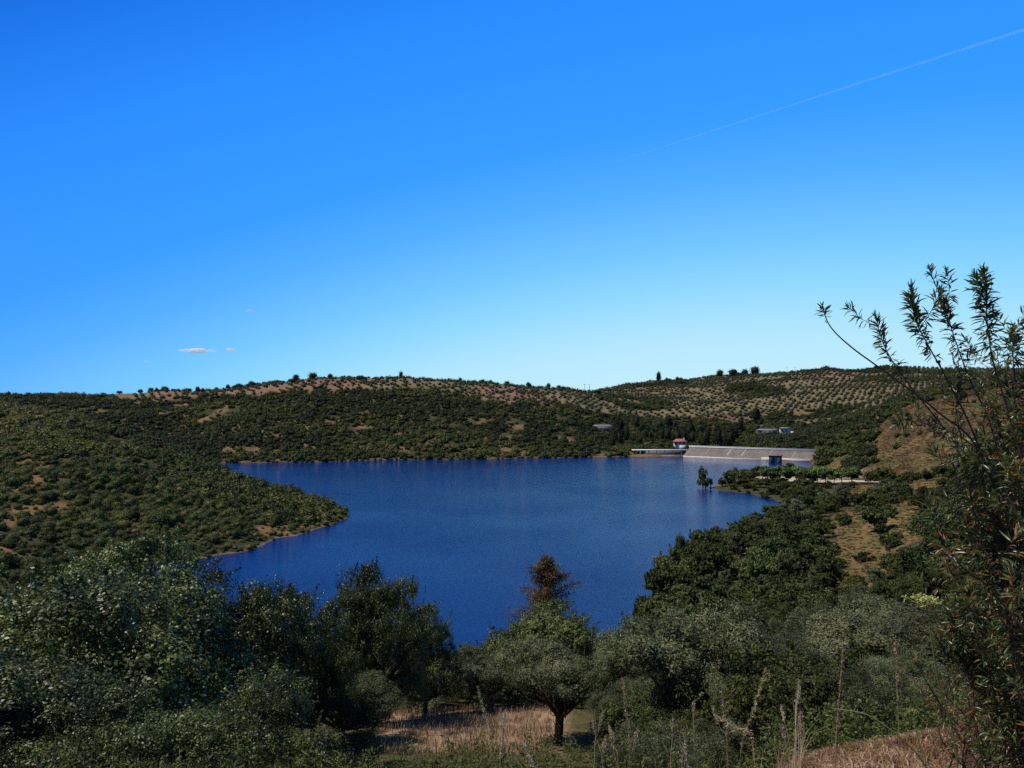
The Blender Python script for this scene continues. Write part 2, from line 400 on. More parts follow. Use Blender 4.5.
def height(x, y):
    x = np.asarray(x, float); y = np.asarray(y, float)
    D, px, w = depth_px(x, y)
    fd = np.clip((np.log(np.maximum(D, .31)) - LD[0]) / (LD[1] - LD[0]), 0, len(LD) - 1.001)
    i = fd.astype(int); fd = fd - i
    fp = np.interp(px, PX, np.arange(len(PX)))
    j = np.minimum(fp.astype(int), len(PX) - 2); fp = fp - j
    z = (TAB[j, i] * (1 - fd) + TAB[j, i + 1] * fd) * (1 - fp) + (TAB[j + 1, i] * (1 - fd) + TAB[j + 1, i + 1] * fd) * fp
    r = np.hypot(x, y)
    plateau = 48.4 + np.minimum(r, 400) * .05
    z = z * (1 - w) + plateau * w
    amp = np.minimum(D * .011, 9.5) * sstep(.2, 12, z + 2)
    z = z + amp * (fbm(x / 55, y / 55, 3, 4) - .5) * 1.3 + np.minimum(D * .012, .6) * (fbm(x / 4.0, y / 4.0, 8, 3) - .5) * sstep(1, 4, D)
    z = z + (fbm(x / 14, y / 14, 12, 2) - .5) * .9 * sstep(-1.5, .6, z) * sstep(60, 200, D) * (1 - sstep(2, 5, z))
    return z

# polar sheet, finer in front
th = np.concatenate([np.linspace(-180, -48, 50, endpoint=False), np.linspace(-48, 48, 560, endpoint=False), np.linspace(48, 180, 50, endpoint=False)])
rr = np.concatenate([np.array([0.35]), np.exp(np.linspace(math.log(.7), math.log(150), 210, endpoint=False)), np.linspace(150, 520, 170, endpoint=False), np.exp(np.linspace(math.log(520), math.log(2200), 190, endpoint=False)), np.exp(np.linspace(math.log(2200), math.log(14000), 20))])
TH, RR = np.meshgrid(np.radians(th), rr, indexing='ij')
GX, GY = (RR * np.sin(TH)).ravel(), (RR * np.cos(TH)).ravel()
GZ = height(GX, GY)
nt_, nr_ = len(th), len(rr)
ii, jj = np.meshgrid(np.arange(nt_), np.arange(nr_ - 1), indexing='ij')
ii, jj = ii.ravel(), jj.ravel(); i2 = (ii + 1) % nt_
gq = np.stack([ii * nr_ + jj, ii * nr_ + jj + 1, i2 * nr_ + jj + 1, i2 * nr_ + jj], 1)
ctr = len(GX)
gt = np.stack([np.full(nt_, ctr), np.arange(nt_) * nr_, ((np.arange(nt_) + 1) % nt_) * nr_], 1)
GV = np.vstack([np.stack([GX, GY, GZ], 1), [[0, 0, 48.4]]])

# ---- land cover (what grows or lies there), as colour
def masks(x, y, z):
    D, px, w = depth_px(x, y)
    py = HZ + (EYE - z) / np.maximum(D, .1) * F
    n1 = fbm(x / 60, y / 60, 21, 3); n2 = fbm(x / 18, y / 18, 31, 3)
    lim = np.interp(px, [-100, 150, 250, 300, 430, 470, 540, 600, 640, 700, 850, 1024], [392, 400, 396, 391, 391, 397, 405, 412, 418, 420, 424, 415])
    grove = sstep(880, 960, D) * sstep(lim + 3, lim - 4, py + (n1 - .5) * 10) * (px > -150)
    scr = sstep(.60, .66, fbm(x / 90, y / 60, 77, 3)) * sstep(560, 620, px)      # dark wood left inside the groves
    gold = sstep(790, 850, px) * sstep(140, 175, D) * (1 - sstep(640, 700, D)) * sstep(.40, .52, n2 * .6 + n1 * .4)
    gold = np.maximum(gold, sstep(822, 842, px) * (1 - sstep(950, 985, px)) * sstep(165, 200, D) * (1 - sstep(330, 350, D)) * sstep(.45, .50, n2))
    gold2 = sstep(868, 890, px) * sstep(470, 520, D) * (1 - sstep(660, 700, D))
    return D, px, py, grove * (1 - scr), np.maximum(gold, gold2), n1, n2

D_, P_, PY_, grove_, gold_, n1_, n2_ = masks(GX, GY, GZ)
def mixc(a, b, t): return a * (1 - t[:, None]) + np.array(b)[None, :] * t[:, None]
col = np.tile(np.array([[.042, .040, .017]]), (len(GX), 1))
col = mixc(col, (.20, .112, .052), sstep(.59, .68, n2_) * .8)
col = mixc(col, (.14, .098, .054), sstep(560, 640, D_) * sstep(.44, .60, n2_) * .6)
col = mixc(col, (.155, .122, .066), grove_)
col = mixc(col, (.19, .112, .07), grove_ * sstep(.5, .62, fbm(GX / 140, GY / 140, 55, 2)))
col = mixc(col, (.15, .098, .036), gold_ * .9)
col = mixc(col, (.075, .048, .028), sstep(868, 890, P_) * sstep(480, 530, D_) * (1 - sstep(660, 700, D_)))
col = mixc(col, (.14, .105, .07), sstep(-.6, -.1, GZ) * (1 - sstep(.2, .45, GZ)) * .7)
col = mixc(col, (.045, .046, .018), sstep(690, 705, P_) * (1 - sstep(800, 820, P_)) * sstep(425, 435, D_) * (1 - sstep(500, 510, D_)) * sstep(-.3, .0, GZ))
col = mixc(col, (.075, .080, .026), gold_ * sstep(.5, .62, fbm(GX / 9, GY / 9, 404, 3)) * .8)
col = mixc(col, (.17, .105, .042), gold_ * sstep(.56, .66, fbm(GX / 5, GY / 5, 405, 3)) * .7)
spit = sstep(748, 770, P_) * (1 - sstep(850, 870, P_)) * sstep(512, 522, D_) * (1 - sstep(585, 600, D_)) * sstep(.5, 1.0, GZ)
col = mixc(col, (.42, .33, .23), spit)
col = mixc(col, (.075, .066, .028), (1 - sstep(55, 70, D_)) * .8)
col = mixc(col, (.33, .21, .125), sstep(30, 32, D_) * (1 - sstep(42, 46, D_)) * sstep(366, 386, P_) * (1 - sstep(552, 580, P_)))
col = mixc(col, (.22, .10, .05), (1 - sstep(10, 13, D_)) * sstep(700, 760, P_))
col = np.vstack([col, [[.2, .12, .07]]])

gg = Geo(); gg.add(GV, gq, gt)
gm = bpy.data.materials.new('soil_and_dry_grass'); gm.use_nodes = True
gme = gg.mesh('ground', gm, smooth=True)
ca = gme.attributes.new('cover', 'FLOAT_COLOR', 'POINT')
ca.data.foreach_set('color', np.hstack([col, np.ones((len(col), 1))]).astype(np.float32).ravel())
ground = tag(link('ground', gme), kind='structure')
N, Lk = gm.node_tree.nodes, gm.node_tree.links
b = N['Principled BSDF']; b.inputs['Roughness'].default_value = .95; b.inputs['Specular IOR Level'].default_value = .1
at = N.new('ShaderNodeAttribute'); at.attribute_name = 'cover'
tc = N.new('ShaderNodeTexCoord')
cur = at.outputs['Color']
for sc, lo, hi in ((.22, .72, 1.25), (2.2, .70, 1.28), (17, .66, 1.3)):
    nt = N.new('ShaderNodeTexNoise'); nt.inputs['Scale'].default_value = sc; nt.inputs['Detail'].default_value = 5; nt.inputs['Roughness'].default_value = .65
    Lk.new(tc.outputs['Object'], nt.inputs['Vector'])
    mr = N.new('ShaderNodeMapRange'); mr.inputs['From Min'].default_value = .3; mr.inputs['From Max'].default_value = .7
    mr.inputs['To Min'].default_value = lo; mr.inputs['To Max'].default_value = hi
    mx = N.new('ShaderNodeVectorMath'); mx.operation = 'SCALE'
    Lk.new(nt.outputs['Fac'], mr.inputs['Value']); Lk.new(cur, mx.inputs[0]); Lk.new(mr.outputs[0], mx.inputs['Scale'])
    cur = mx.outputs[0]
Lk.new(cur, b.inputs['Base Color'])
bp = N.new('ShaderNodeBump'); bp.inputs['Strength'].default_value = .8; bp.inputs['Distance'].default_value = .06
Lk.new(nt.outputs['Fac'], bp.inputs['Height']); Lk.new(bp.outputs['Normal'], b.inputs['Normal'])

BVH = BVHTree.FromPolygons([Vector(v) for v in GV.tolist()], gq.tolist() + gt.tolist())
def gz(x, y):
    h = BVH.ray_cast(Vector((x, y, 400)), Vector((0, 0, -1)))
    return h[0].z if h[0] is not None else float(height(np.array([x]), np.array([y]))[0])
def at_px(px, D):
    x = (px - 512) / F * D
    return Vector((x, D, gz(x, D)))
def ray(px, py, D):
    return np.array([(px - 512) / F * D, D, EYE - (py - HZ) / F * D])

# skyline test: which ground points the valley side of the knoll can see
HP = np.linspace(-120, 1144, 500)
HD = np.exp(np.linspace(math.log(40), math.log(2300), 520))
hx = (HP[:, None] - 512) / F * HD[None, :]; hy = np.broadcast_to(HD[None, :], hx.shape)
HA = (height(hx.ravel(), hy.ravel()).reshape(hx.shape) - EYE) / HD[None, :] * F
HM = np.maximum.accumulate(HA, axis=1)
def visible(x, y, ztop, slack=5.0):
    px = 512 + F * x / y
    i = np.clip(np.round((px - HP[0]) / (HP[1] - HP[0])).astype(int), 0, len(HP) - 1)
    j = np.clip(np.searchsorted(HD, y * .992) - 1, 0, len(HD) - 1)
    return ((ztop - EYE) / y * F > HM[i, j] - slack) & (px > -110) & (px < 1134)

# ------------------------------------------------------------------ water
wm, wb = principled('lake_water', (.0006, .013, .098), .04, .5)
wb.inputs['IOR'].default_value = 1.125
N, Lk = wm.node_tree.nodes, wm.node_tree.links
tc = N.new('ShaderNodeTexCoord')
mp = N.new('ShaderNodeMapping'); mp.inputs['Scale'].default_value = (1, 1.6, 1); mp.inputs['Rotation'].default_value = (0, 0, R(25))
n1 = N.new('ShaderNodeTexNoise'); n1.inputs['Scale'].default_value = 1.6; n1.inputs['Detail'].default_value = 2.5; n1.inputs['Roughness'].default_value = .55
n2 = N.new('ShaderNodeTexNoise'); n2.inputs['Scale'].default_value = .012; n2.inputs['Detail'].default_value = 3
Lk.new(tc.outputs['Object'], mp.inputs['Vector']); Lk.new(mp.outputs[0], n1.inputs['Vector']); Lk.new(tc.outputs['Object'], n2.inputs['Vector'])
mr = N.new('ShaderNodeMapRange'); mr.inputs['From Min'].default_value = .35; mr.inputs['From Max'].default_value = .65
mr.inputs['To Min'].default_value = .55; mr.inputs['To Max'].default_value = 1.0
Lk.new(n2.outputs['Fac'], mr.inputs['Value'])
bp = N.new('ShaderNodeBump'); bp.inputs['Distance'].default_value = .12
Lk.new(mr.outputs[0], bp.inputs['Strength']); Lk.new(n1.outputs['Fac'], bp.inputs['Height']); Lk.new(bp.outputs['Normal'], wb.inputs['Normal'])
g = Geo()
g.add([(-520, 90, 0), (420, 90, 0), (420, 845, 0), (-520, 845, 0)], [(0, 1, 2, 3)])
tag(link('lake_water', g.mesh('lake_water', wm)), kind='structure')

# ------------------------------------------------------------------ clouds and contrail
def volmat(name, dens):
    m = bpy.data.materials.new(name); m.use_nodes = True
    n = m.node_tree.nodes; n.remove(n['Principled BSDF'])
    v = n.new('ShaderNodeVolumePrincipled')
    v.inputs['Color'].default_value = (.97, .97, .98, 1); v.inputs['Density'].default_value = dens; v.inputs['Anisotropy'].default_value = .2
    m.node_tree.links.new(v.outputs[0], n['Material Output'].inputs['Volume'])
    return m
def ico(sub):
    bm = bmesh.new(); bmesh.ops.create_icosphere(bm, subdivisions=sub, radius=1)
    V = np.array([v.co[:] for v in bm.verts]); T = np.array([[v.index for v in f.verts] for f in bm.faces]); bm.free()
    return V, T
ICO1, ICO2, ICO3 = ico(1), ico(2), ico(3)
def cloudmat(a):
    m, b_ = principled('cloud_vapour', (.95, .95, .96), 1, 0)
    n, l = m.node_tree.nodes, m.node_tree.links
    t = n.new('ShaderNodeBsdfTransparent'); tl = n.new('ShaderNodeBsdfTranslucent'); tl.inputs['Color'].default_value = (.95, .95, .96, 1)
    d = n.new('ShaderNodeMixShader'); d.inputs[0].default_value = .5; x = n.new('ShaderNodeMixShader'); x.inputs[0].default_value = a
    l.new(b_.outputs[0], d.inputs[1]); l.new(tl.outputs[0], d.inputs[2]); l.new(t.outputs[0], x.inputs[1]); l.new(d.outputs[0], x.inputs[2])
    l.new(x.outputs[0], n['Material Output'].inputs['Surface'])
    return m
def cloud(px, py, wpx, hpx, alpha, seed, label):
    """a flat heap of thin overlapping puffs"""
    D = 9000.0; p = ray(px, py, D); rng = np.random.default_rng(seed); g = Geo()
    a, h = wpx / F * D / 2, hpx / F * D / 2
    V, T = ICO3
    for k in range(9):
        u = rng.normal(0, .34); f = math.exp(-u * u * 2.2)
        W = V * np.array([a * rng.uniform(.32, .6) * (.45 + .55 * f), a * .4, h * rng.uniform(.45, .85) * (.3 + .7 * f)])
        W = W * (1 + .10 * np.sin(5 * V[:, :1] + k) + .08 * np.sin(8 * V[:, 1:2] + 2 * k))
        W[:, 2] = np.where(W[:, 2] < 0, W[:, 2] * .55, W[:, 2])
        g.add(W + np.array([u * a, rng.normal(0, .2) * a, rng.normal(0, .12) * h]), T=T)
    tag(link('cloud', g.mesh('cloud', cloudmat(alpha), True), loc=p), label, 'cloud', 'small clouds above the far hills')
cloud(196, 351, 36, 8, .2, 1, 'small white flat cloud low over the far hills, brightest of the clouds')
cloud(230, 350.5, 16, 5, .10, 2, 'tiny faint cloud wisp beside the bright small cloud')
cloud(147, 362, 9, 4, .035, 4, 'faint cloud speck just above the hilltop skyline')
cloud(250, 311, 11, 5, .03, 5, 'faint cloud speck high above the brightest small cloud')
g = Geo()
P0, P1 = np.array([.10 * 35000, 35000, EYE + .285 * 35000]), np.array([.80 * 20000, 20000, EYE + .512 * 20000])
Pl = P0[None] + (P1 - P0)[None] * np.linspace(0, 1, 60)[:, None]
rad = 8 + 42 * np.linspace(0, 1, 60) ** .6 * (1 + .12 * np.sin(np.arange(60) * 1.7))
tube(g, Pl, rad, None, 10)
tag(link('contrail', g.mesh('contrail', volmat('contrail_vapour', .0009), True)), 'thin white vapour trail slanting across the upper blue sky', 'contrail')

# ------------------------------------------------------------------ dam and buildings
def dam():
    A, B = np.array([174.5, 815.0]), np.array([273.0, 739.0])
    u = (B - A) / np.linalg.norm(B - A); L = np.linalg.norm(B - A)
    n = np.array([-(-u[1]), -u[0]]); n = np.array([u[1], -u[0]])
    if n[1] > 0: n = -n
    rot = math.atan2(u[1], u[0])
    t = thing('dam', (A[0], A[1], 0), rot, 'low sloping stone-faced dam with pale parapet across the far end of the lake', 'dam')
    # local frame: x along the crest, -y to the lake
    g = Geo(); c, s = 8.4, 1.6
    V = [(0, 0, c), (L, 0, c), (L - 2, -c * s - 5, -3), (-1, -c * s - 5, -3), (0, 6, c), (L, 6, c), (0, 14, -3), (L, 14, -3)]
    g.add(V, [(0, 3, 2, 1), (0, 1, 5, 4), (4, 5, 7, 6)]); link('stone_face', g.mesh('stone_face', M['dam']), t)
    for k, x in enumerate((3, 22, 44, 58, 83, 105)):
        g = Geo(); w = .12 if k not in (2, 3) else .4
        e = .06
        V = [(x - w, .0, c + e), (x + w, .0, c + e), (x + w - 2, -c * s, e), (x - w - 2, -c * s, e)]
        V += [(a, b_, z - .3) for a, b_, z in V]
        g.add(V, [(0, 3, 2, 1), (0, 1, 5, 4), (1, 2, 6, 5), (2, 3, 7, 6), (3, 0, 4, 7)])
        link('concrete_joint', g.mesh('concrete_joint', M['concrete']), t)
    g = Geo(); box(g, -.5, L + .5, -.35, .35, c + .01, c + 1.6); box(g, -.6, L + .6, -.5, .5, c + 1.602, c + 1.9)
    link('parapet', g.mesh('parapet', M['parapet']), t)
    g = Geo(); box(g, 0, L, .352, 5.8, c + .012, c + .12); link('crest_road', g.mesh('crest_road', M['concrete']), t)
    g = Geo(); box(g, 78, L - 2.5, -c * s - 1.2, -c * s + 2.2, -2, 2.3); link('toe_wall', g.mesh('toe_wall', M['concrete']), t)
    g = Geo(); box(g, 0, 78, -c * s - .6, -c * s + 1.5, -2, .75); link('toe_beam', g.mesh('toe_beam', M['concrete']), t)
    for x in (6, 16, 26, 36):
        g = Geo(); tube(g, [(x, 5, c), (x, 5, c + 5.5), (x, 4.6, c + 6.1), (x, 3.6, c + 6.2)], .11, .07, 6)
        box(g, x - .15, x + .15, 3.0, 3.7, c + 6.1, c + 6.28)
        link('lamp_post', g.mesh('lamp_post', M['steel']), t)
dam()

def spillway():
    t = thing('spillway_weir', (126, 813, 0), math.atan2(2, 48), 'long dark spillway weir under a pale deck beside the dam', 'spillway')
    g = Geo(); box(g, 0, 47.5, 1.5, 3, -2, 5.4); link('back_wall', g.mesh('back_wall', M['dark_concrete']), t)
    g = Geo(); box(g, -8, 49, -.8, 4.2, 5.402, 6.3); link('deck', g.mesh('deck', M['parapet']), t)
    for x in (-.8, 8, 16, 24, 32, 40):
        g = Geo(); box(g, x, x + (1.6 if x < 0 else .6), -.4, 1.498, -2, 5.4); link('pier', g.mesh('pier', M['dark_concrete']), t)
    g = Geo(); box(g, 45, 49.5, -3.5, 1.498, -2, 5.398); link('end_pier', g.mesh('end_pier', M['dark_concrete']), t)
    g = Geo(); box(g, 12, 44.5, -3.2, -.45, -2, 1.0); link('apron', g.mesh('apron', M['concrete']), t)
spillway()

def tower():
    x, y = (775.5 - 512) / F * 722, 722.0
    t = thing('intake_tower', (x, y, 0), R(-36), 'dark intake tower on two piers standing in the water before the dam', 'tower')
    m = noisy('dark_blue_paint', (.018, .022, .034), (.035, .042, .058), .5, .8)
    for xx in (-5.2, 1.9):
        g = Geo(); box(g, xx, xx + 3.1, -1.8, 1.8, -4, 5.6); link('pier', g.mesh('pier', m), t)
    g = Geo(); box(g, -6, 6, -2.3, 2.3, 5.602, 6.3); link('deck', g.mesh('deck', M['dark_concrete']), t)
    g = Geo(); box(g, -1.9, 1.7, .4, 1.6, -4, 5.598); link('screen_wall', g.mesh('screen_wall', M['concrete']), t)
    g = Geo()
    for xx in np.linspace(-5.8, 5.8, 7): tube(g, [(xx, -2.2, 6.3), (xx, -2.2, 7.3)], .05, .05, 5)
    tube(g, [(-5.8, -2.2, 7.3), (5.8, -2.2, 7.3)], .05, .05, 5); link('railing', g.mesh('railing', M['steel']), t)
tower()

def gable(name, x0, x1, y0, y1, z, rise, mat, parent, over=.6):
    g = Geo(); xm = (y0 + y1) / 2
    a = [(x0 - over, y0 - over, z), (x1 + over, y0 - over, z), (x1 + over, y1 + over, z), (x0 - over, y1 + over, z), (x0 + (y1 - y0) * .35, xm, z + rise), (x1 - (y1 - y0) * .35, xm, z + rise)]
    low = [(p[0], p[1], p[2] - .25) for p in a[:4]]
    g.add(a + low, [(0, 1, 5, 4), (2, 3, 4, 5), (0, 6, 7, 1), (1, 7, 8, 2), (2, 8, 9, 3), (3, 9, 6, 0), (6, 9, 8, 7)], [(1, 2, 5), (3, 0, 4)])
    return link(name, g.mesh(name, mat), parent)
def windows(t, xs, y, z0, z1, w, mat_frame):
    for x in xs:
        g = Geo(); box(g, x - w / 2 - .12, x + w / 2 + .12, y - .06, y + .02, z0 - .12, z1 + .12)
        f = link('window', g.mesh('window_frame', mat_frame), t)
        g = Geo(); box(g, x - w / 2, x + w / 2, y - .09, y - .062, z0, z1); link('pane', g.mesh('pane', M['glass']), f)

def house():
    p = at_px(680, 838); p.z = max(p.z, 6.5)
    t = thing('keeper_house', p, R(-8), 'white house with a red hipped roof among dark trees by the dam', 'house'); t.scale = (.84, .84, .84)
    g = Geo(); box(g, -7.5, 7.5, -4, 5, -2, 8.0); link('wall', g.mesh('wall', M['plaster']), t)
    gable('roof', -7.5, 7.5, -4, 5, 8.02, 3.1, M['tile'], t, 1.0)
    windows(t, (-4.6, 0, 4.6), -4, 4.4, 7.2, 3.2, M['concrete'])  # panes widened so their dark colour stands for the shadowed upper wall
    g = Geo(); box(g, 2.0, 2.9, -4.08, -4.002, 3.62, 6.6); link('door', g.mesh('door', M['bark']), t)
    g = Geo(); box(g, -1, 6.5, -9, -4.05, -2, 3.6); link('terrace_wall', g.mesh('terrace_wall', M['plaster']), t)
    g = Geo(); box(g, 4.2, 5.2, .5, 1.5, 9.4, 12.2); link('chimney', g.mesh('chimney', M['plaster']), t)
house()
def farm():
    p = at_px(770, 905)
    t = thing('farm_shed', p, R(-6), 'long low grey-roofed farm shed on the olive slope above the dam', 'farm building')
    g = Geo(); box(g, -14, 8, -4, 4, -2, 4.2); link('wall', g.mesh('wall', M['dark_concrete']), t)
    gable('roof', -14, 8, -4, 4, 4.22, 1.6, M['steel'], t)
    windows(t, (-11, -6, -1, 4), -4, 1.6, 3, 1.4, M['concrete'])
    p = at_px(785, 900)
    t = thing('white_cottage', p, R(-12), 'pale flat block cottage with white wall at the end of the long farm shed', 'house')
    g = Geo(); box(g, -5.5, 5.5, -4, 4, -2, 5.6); link('wall', g.mesh('wall', M['plaster']), t)
    gable('roof', -5.5, 5.5, -4, 4, 5.62, 1.2, M['steel'], t)
    windows(t, (-3, 1), -4, 2, 3.6, 1.4, M['plaster'])
    g = Geo(); box(g, 5.55, 8.5, -5, -4.4, -2, 2.4); link('yard_wall', g.mesh('yard_wall', M['plaster']), t)
    p = at_px(602, 955); p.z -= 1.6
    t = thing('stone_barn', p, R(6), 'half-hidden grey barn roof among dark trees on the slope left of the red-roofed house', 'barn')
    g = Geo(); box(g, -12, 12, -4, 4, -2, 4.5); link('wall', g.mesh('wall', M['dark_concrete']), t)
    gable('roof', -12, 12, -4, 4, 4.52, 2.2, M['steel'], t)
farm()

def mast(px, D, h, label, arms):
    p = at_px(px, D)
    t = thing('power_mast', p, R(10), label, 'power mast', 'thin masts on the skyline')
    g = Geo(); tube(g, [(0, 0, -1), (0, 0, h)], .32, .2, 6); link('pole', g.mesh('pole', M['steel']), t)
    for z in arms:
        g = Geo(); box(g, -2.4, 2.4, -.12, .12, z, z + .25); link('crossarm', g.mesh('crossarm', M['steel']), t)
mast(584.5, 1210, 13, 'thin power mast on the saddle skyline, the one of the pair farther from the dam', (12,))
mast(589.5, 1215, 12.5, 'thin power mast on the saddle skyline, the one of the pair nearer the dam', (11.5,))
mast(787, 1590, 14, 'thin power mast on the ridge above the olive groves, left of two', (13,))
mast(795, 1595, 14, 'thin power mast on the ridge above the olive groves, right of two', (12.5,))

# track along the spit
def track():
    P = catmull([at_px(p, d)[:] for p, d in ((748, 520), (770, 521), (792, 518), (815, 513), (838, 506), (862, 498), (890, 488))], 14)
    d = np.gradient(P[:, :2], axis=0); d /= np.linalg.norm(d, axis=1)[:, None]
    n = np.stack([-d[:, 1], d[:, 0]], 1); g = Geo(); k = 5
    V = []
    for i in range(len(P)):
        for o in np.linspace(-5.5, 5.5, k):
            x, y = P[i, :2] + n[i] * o
            V.append((x, y, gz(x, y) + .12))
    V = np.array(V).reshape(len(P), k, 3)
    i, j = np.meshgrid(np.arange(len(P) - 1), np.arange(k - 1), indexing='ij'); i, j = i.ravel(), j.ravel()
    g.add(V.reshape(-1, 3), np.stack([i * k + j, (i + 1) * k + j, (i + 1) * k + j + 1, i * k + j + 1], 1))
    tag(link('path', g.mesh('path', M['asphalt'], True)), kind='structure')
track()

# ------------------------------------------------------------------ plants: kinds
def clump_crown(seed, rx, rz, zc, nlobe, nsub, nleaf, L, W, lobe_r=.34, sub_r=.046, flat=.8, up=.5, irregular=.35, low=-.8, sprig=.14):
    """a crown of boughs (lobes) made of twig clusters of leaves; gaps stay open between the boughs"""
    rng = np.random.default_rng(seed); g = Geo()
    d = unit(rng.normal(size=(nlobe * 4, 3))); d = d[d[:, 2] > low][:nlobe]
    ang = np.arctan2(d[:, 1], d[:, 0])
    k = 1 + irregular * np.sin(2 * ang + rng.uniform(0, 6)) * .6 + irregular * rng.uniform(-.7, .7, len(d))
    cen = d * np.array([rx, rx, rz]) * np.minimum(rng.uniform(.5, 1.0, len(d)) * k, 1.02)[:, None]
    cen = np.vstack([cen, [[0, 0, 0], [0, 0, rz * .4]]])
    lr = rx * lobe_r * rng.uniform(.65, 1.25, len(cen))
    P, N, T = [], [], []
    for c, r in zip(cen, lr):
        sd = unit(rng.normal(size=(nsub, 3))); sd[:, 2] = np.where(sd[:, 2] < -.3, -sd[:, 2], sd[:, 2])
        sc = c + sd * np.array([1, 1, flat]) * r * (rng.uniform(.35, 1.08, nsub) ** .6)[:, None]
        tone = rng.normal(.46, .2)
        st = tone + rng.normal(0, .18, nsub)
        off = rng.normal(size=(nsub, nleaf, 3)) * np.array([1, 1, .75])
        ssz = rx * sub_r * rng.uniform(.6, 1.5, nsub)[:, None, None]
        lp = sc[:, None, :] + off * ssz
        P.append(lp.reshape(-1, 3))
        nn = off * .75 + sd[:, None, :] * .35 + rng.normal(size=(nsub, nleaf, 3)) * .45 + np.array([0, 0, up])
        N.append(nn.reshape(-1, 3)); T.append(np.repeat(st, nleaf) + rng.normal(0, .14, nsub * nleaf))
        ns = max(3, int(nsub * sprig)); pick = rng.integers(0, nsub, ns)          # shoots that stick out of the bough
        for q in pick:
            if sd[q, 2] < -.1: continue
            dirn = unit((sd[q] * .8 + np.array([0, 0, .7]) + rng.normal(0, .3, 3))[None])[0]; ln = r * rng.uniform(.25, .75); m = int(nleaf * .7)
            tq = rng.random(m)
            P.append(c + sd[q] * r * np.array([1, 1, flat]) + dirn * ln * tq[:, None] + rng.normal(0, rx * sub_r * .30, (m, 3)) * (1.1 - .6 * tq[:, None]))
            N.append(rng.normal(size=(m, 3)) + np.array([0, 0, .6])); T.append(np.full(m, st[q] + .12) + rng.normal(0, .14, m))
    P, N, T = np.vstack(P), np.vstack(N), np.clip(np.concatenate(T), 0, 1)
    P[:, 2] += zc
    s = rng.uniform(.7, 1.3, len(P))
    leaves(g, P, N, L * s, W * s, rng, T)
    return g, cen + np.array([0, 0, zc]), lr

def trunk_geo(seed, r, zc, cen, k=8, twist=.12, fork=.35):
    rng = np.random.default_rng(seed); g = Geo()
    h = zc * fork + .25
    top = np.array([rng.normal(0, .15) * zc * .4, rng.normal(0, .15) * zc * .4, h])
    tube(g, catmull([(0, 0, -.6), (0, 0, .02), tuple(top * .5 + rng.normal(0, twist, 3) * h * .5), tuple(top)], 5), r * 1.35, r * .8, k)
    for c in cen:
        mid = top * .5 + c * .5 + rng.normal(0, .18, 3) * zc * .35; mid[2] = max(mid[2], h * .9)
        tube(g, catmull([tuple(top - (0, 0, h * .12)), tuple(mid), tuple(c)], 6), r * .5, r * .07, 5)
        for q in range(3):
            e = c + rng.normal(0, .18, 3) * np.linalg.norm(c - top) * .6
            tube(g, catmull([tuple(mid), tuple((mid + e) / 2 + rng.normal(0, .08, 3) * zc), tuple(e)], 4), r * .2, r * .03, 4)
    return g

PROTO = {}
def oak_proto(key, seed, rx, rz, zc, dens, L, W, mat='oak', nlobe=15, r=.22, nleaf=46):
    g, cen, lr = clump_crown(seed, rx, rz, zc, nlobe, int(46 * dens), nleaf, L, W)
    PROTO[key] = (g.mesh('crown', M[mat]), trunk_geo(seed + 50, r, zc, cen).mesh('trunk', M['bark'], True))
def olive_proto(key, seed, rx, rz, zc, dens, L, W, nlobe=13, r=.2, low=-.55):
    g, cen, lr = clump_crown(seed, rx, rz, zc, nlobe, int(48 * dens), 42, L, W, lobe_r=.34, sub_r=.056, flat=.85, up=.3, irregular=.5, low=low)
    PROTO[key] = (g.mesh('crown', M['olive']), trunk_geo(seed + 50, r, zc, cen, twist=.25, fork=.42).mesh('trunk', M['bark'], True))

for k in range(3): oak_proto(f'oak{k}', 11 + k, 4.2, 3.7, 4.2, .74, .053, .031, nlobe=36, r=.26, nleaf=92)
for k in range(2): oak_proto(f'shoreoak{k}', 161 + k, 3.6, 3.0, 3.1, .62, .075, .045, mat='midoak', nlobe=26, nleaf=56)
oak_proto('shoregreen', 171, 3.0, 2.1, 2.0, .62, .07, .038, mat='scrub', nlobe=20, nleaf=56)
for k in range(3): olive_proto(f'olive{k}', 31 + k, 2.5, 2.1, 2.8, 1.0, .058, .018, nlobe=28, r=.19)
olive_proto('olivetrunk', 38, 2.5, 1.3, 3.9, 1.0, .058, .018, nlobe=22, r=.24, low=-.15)
for k in range(4): oak_proto(f'midoak{k}', 61 + k, 3.6, 3.0, 3.1, .36, .16, .10, mat='midoak', nlobe=24)
for k in range(2): oak_proto(f'midgreen{k}', 81 + k, 3.0, 2.1, 2.0, .42, .15, .085, mat='scrub', nlobe=18)
for k in range(2): olive_proto(f'midolive{k}', 91 + k, 3.0, 2.3, 2.7, .5, .15, .055, nlobe=20)

DIM = {}
for key_, (cm_, tm_) in PROTO.items():
    v_ = np.empty(len(cm_.vertices) * 3); cm_.vertices.foreach_get('co', v_); v_ = v_.reshape(-1, 3)
    DIM[key_] = (float(np.percentile(np.hypot(v_[:, 0], v_[:, 1]), 96)), float(np.percentile(v_[:, 2], 99.3)))
def put(name, key, p, s, rz, label, cat, group=None, sz=1.0, mats=None):
    cm, tm = PROTO[key]
    t = thing(name, p, rz, label, cat, group)
    t.scale = (s, s, s * sz)
    link('crown', cm, t); link('trunk', tm, t)
    return t

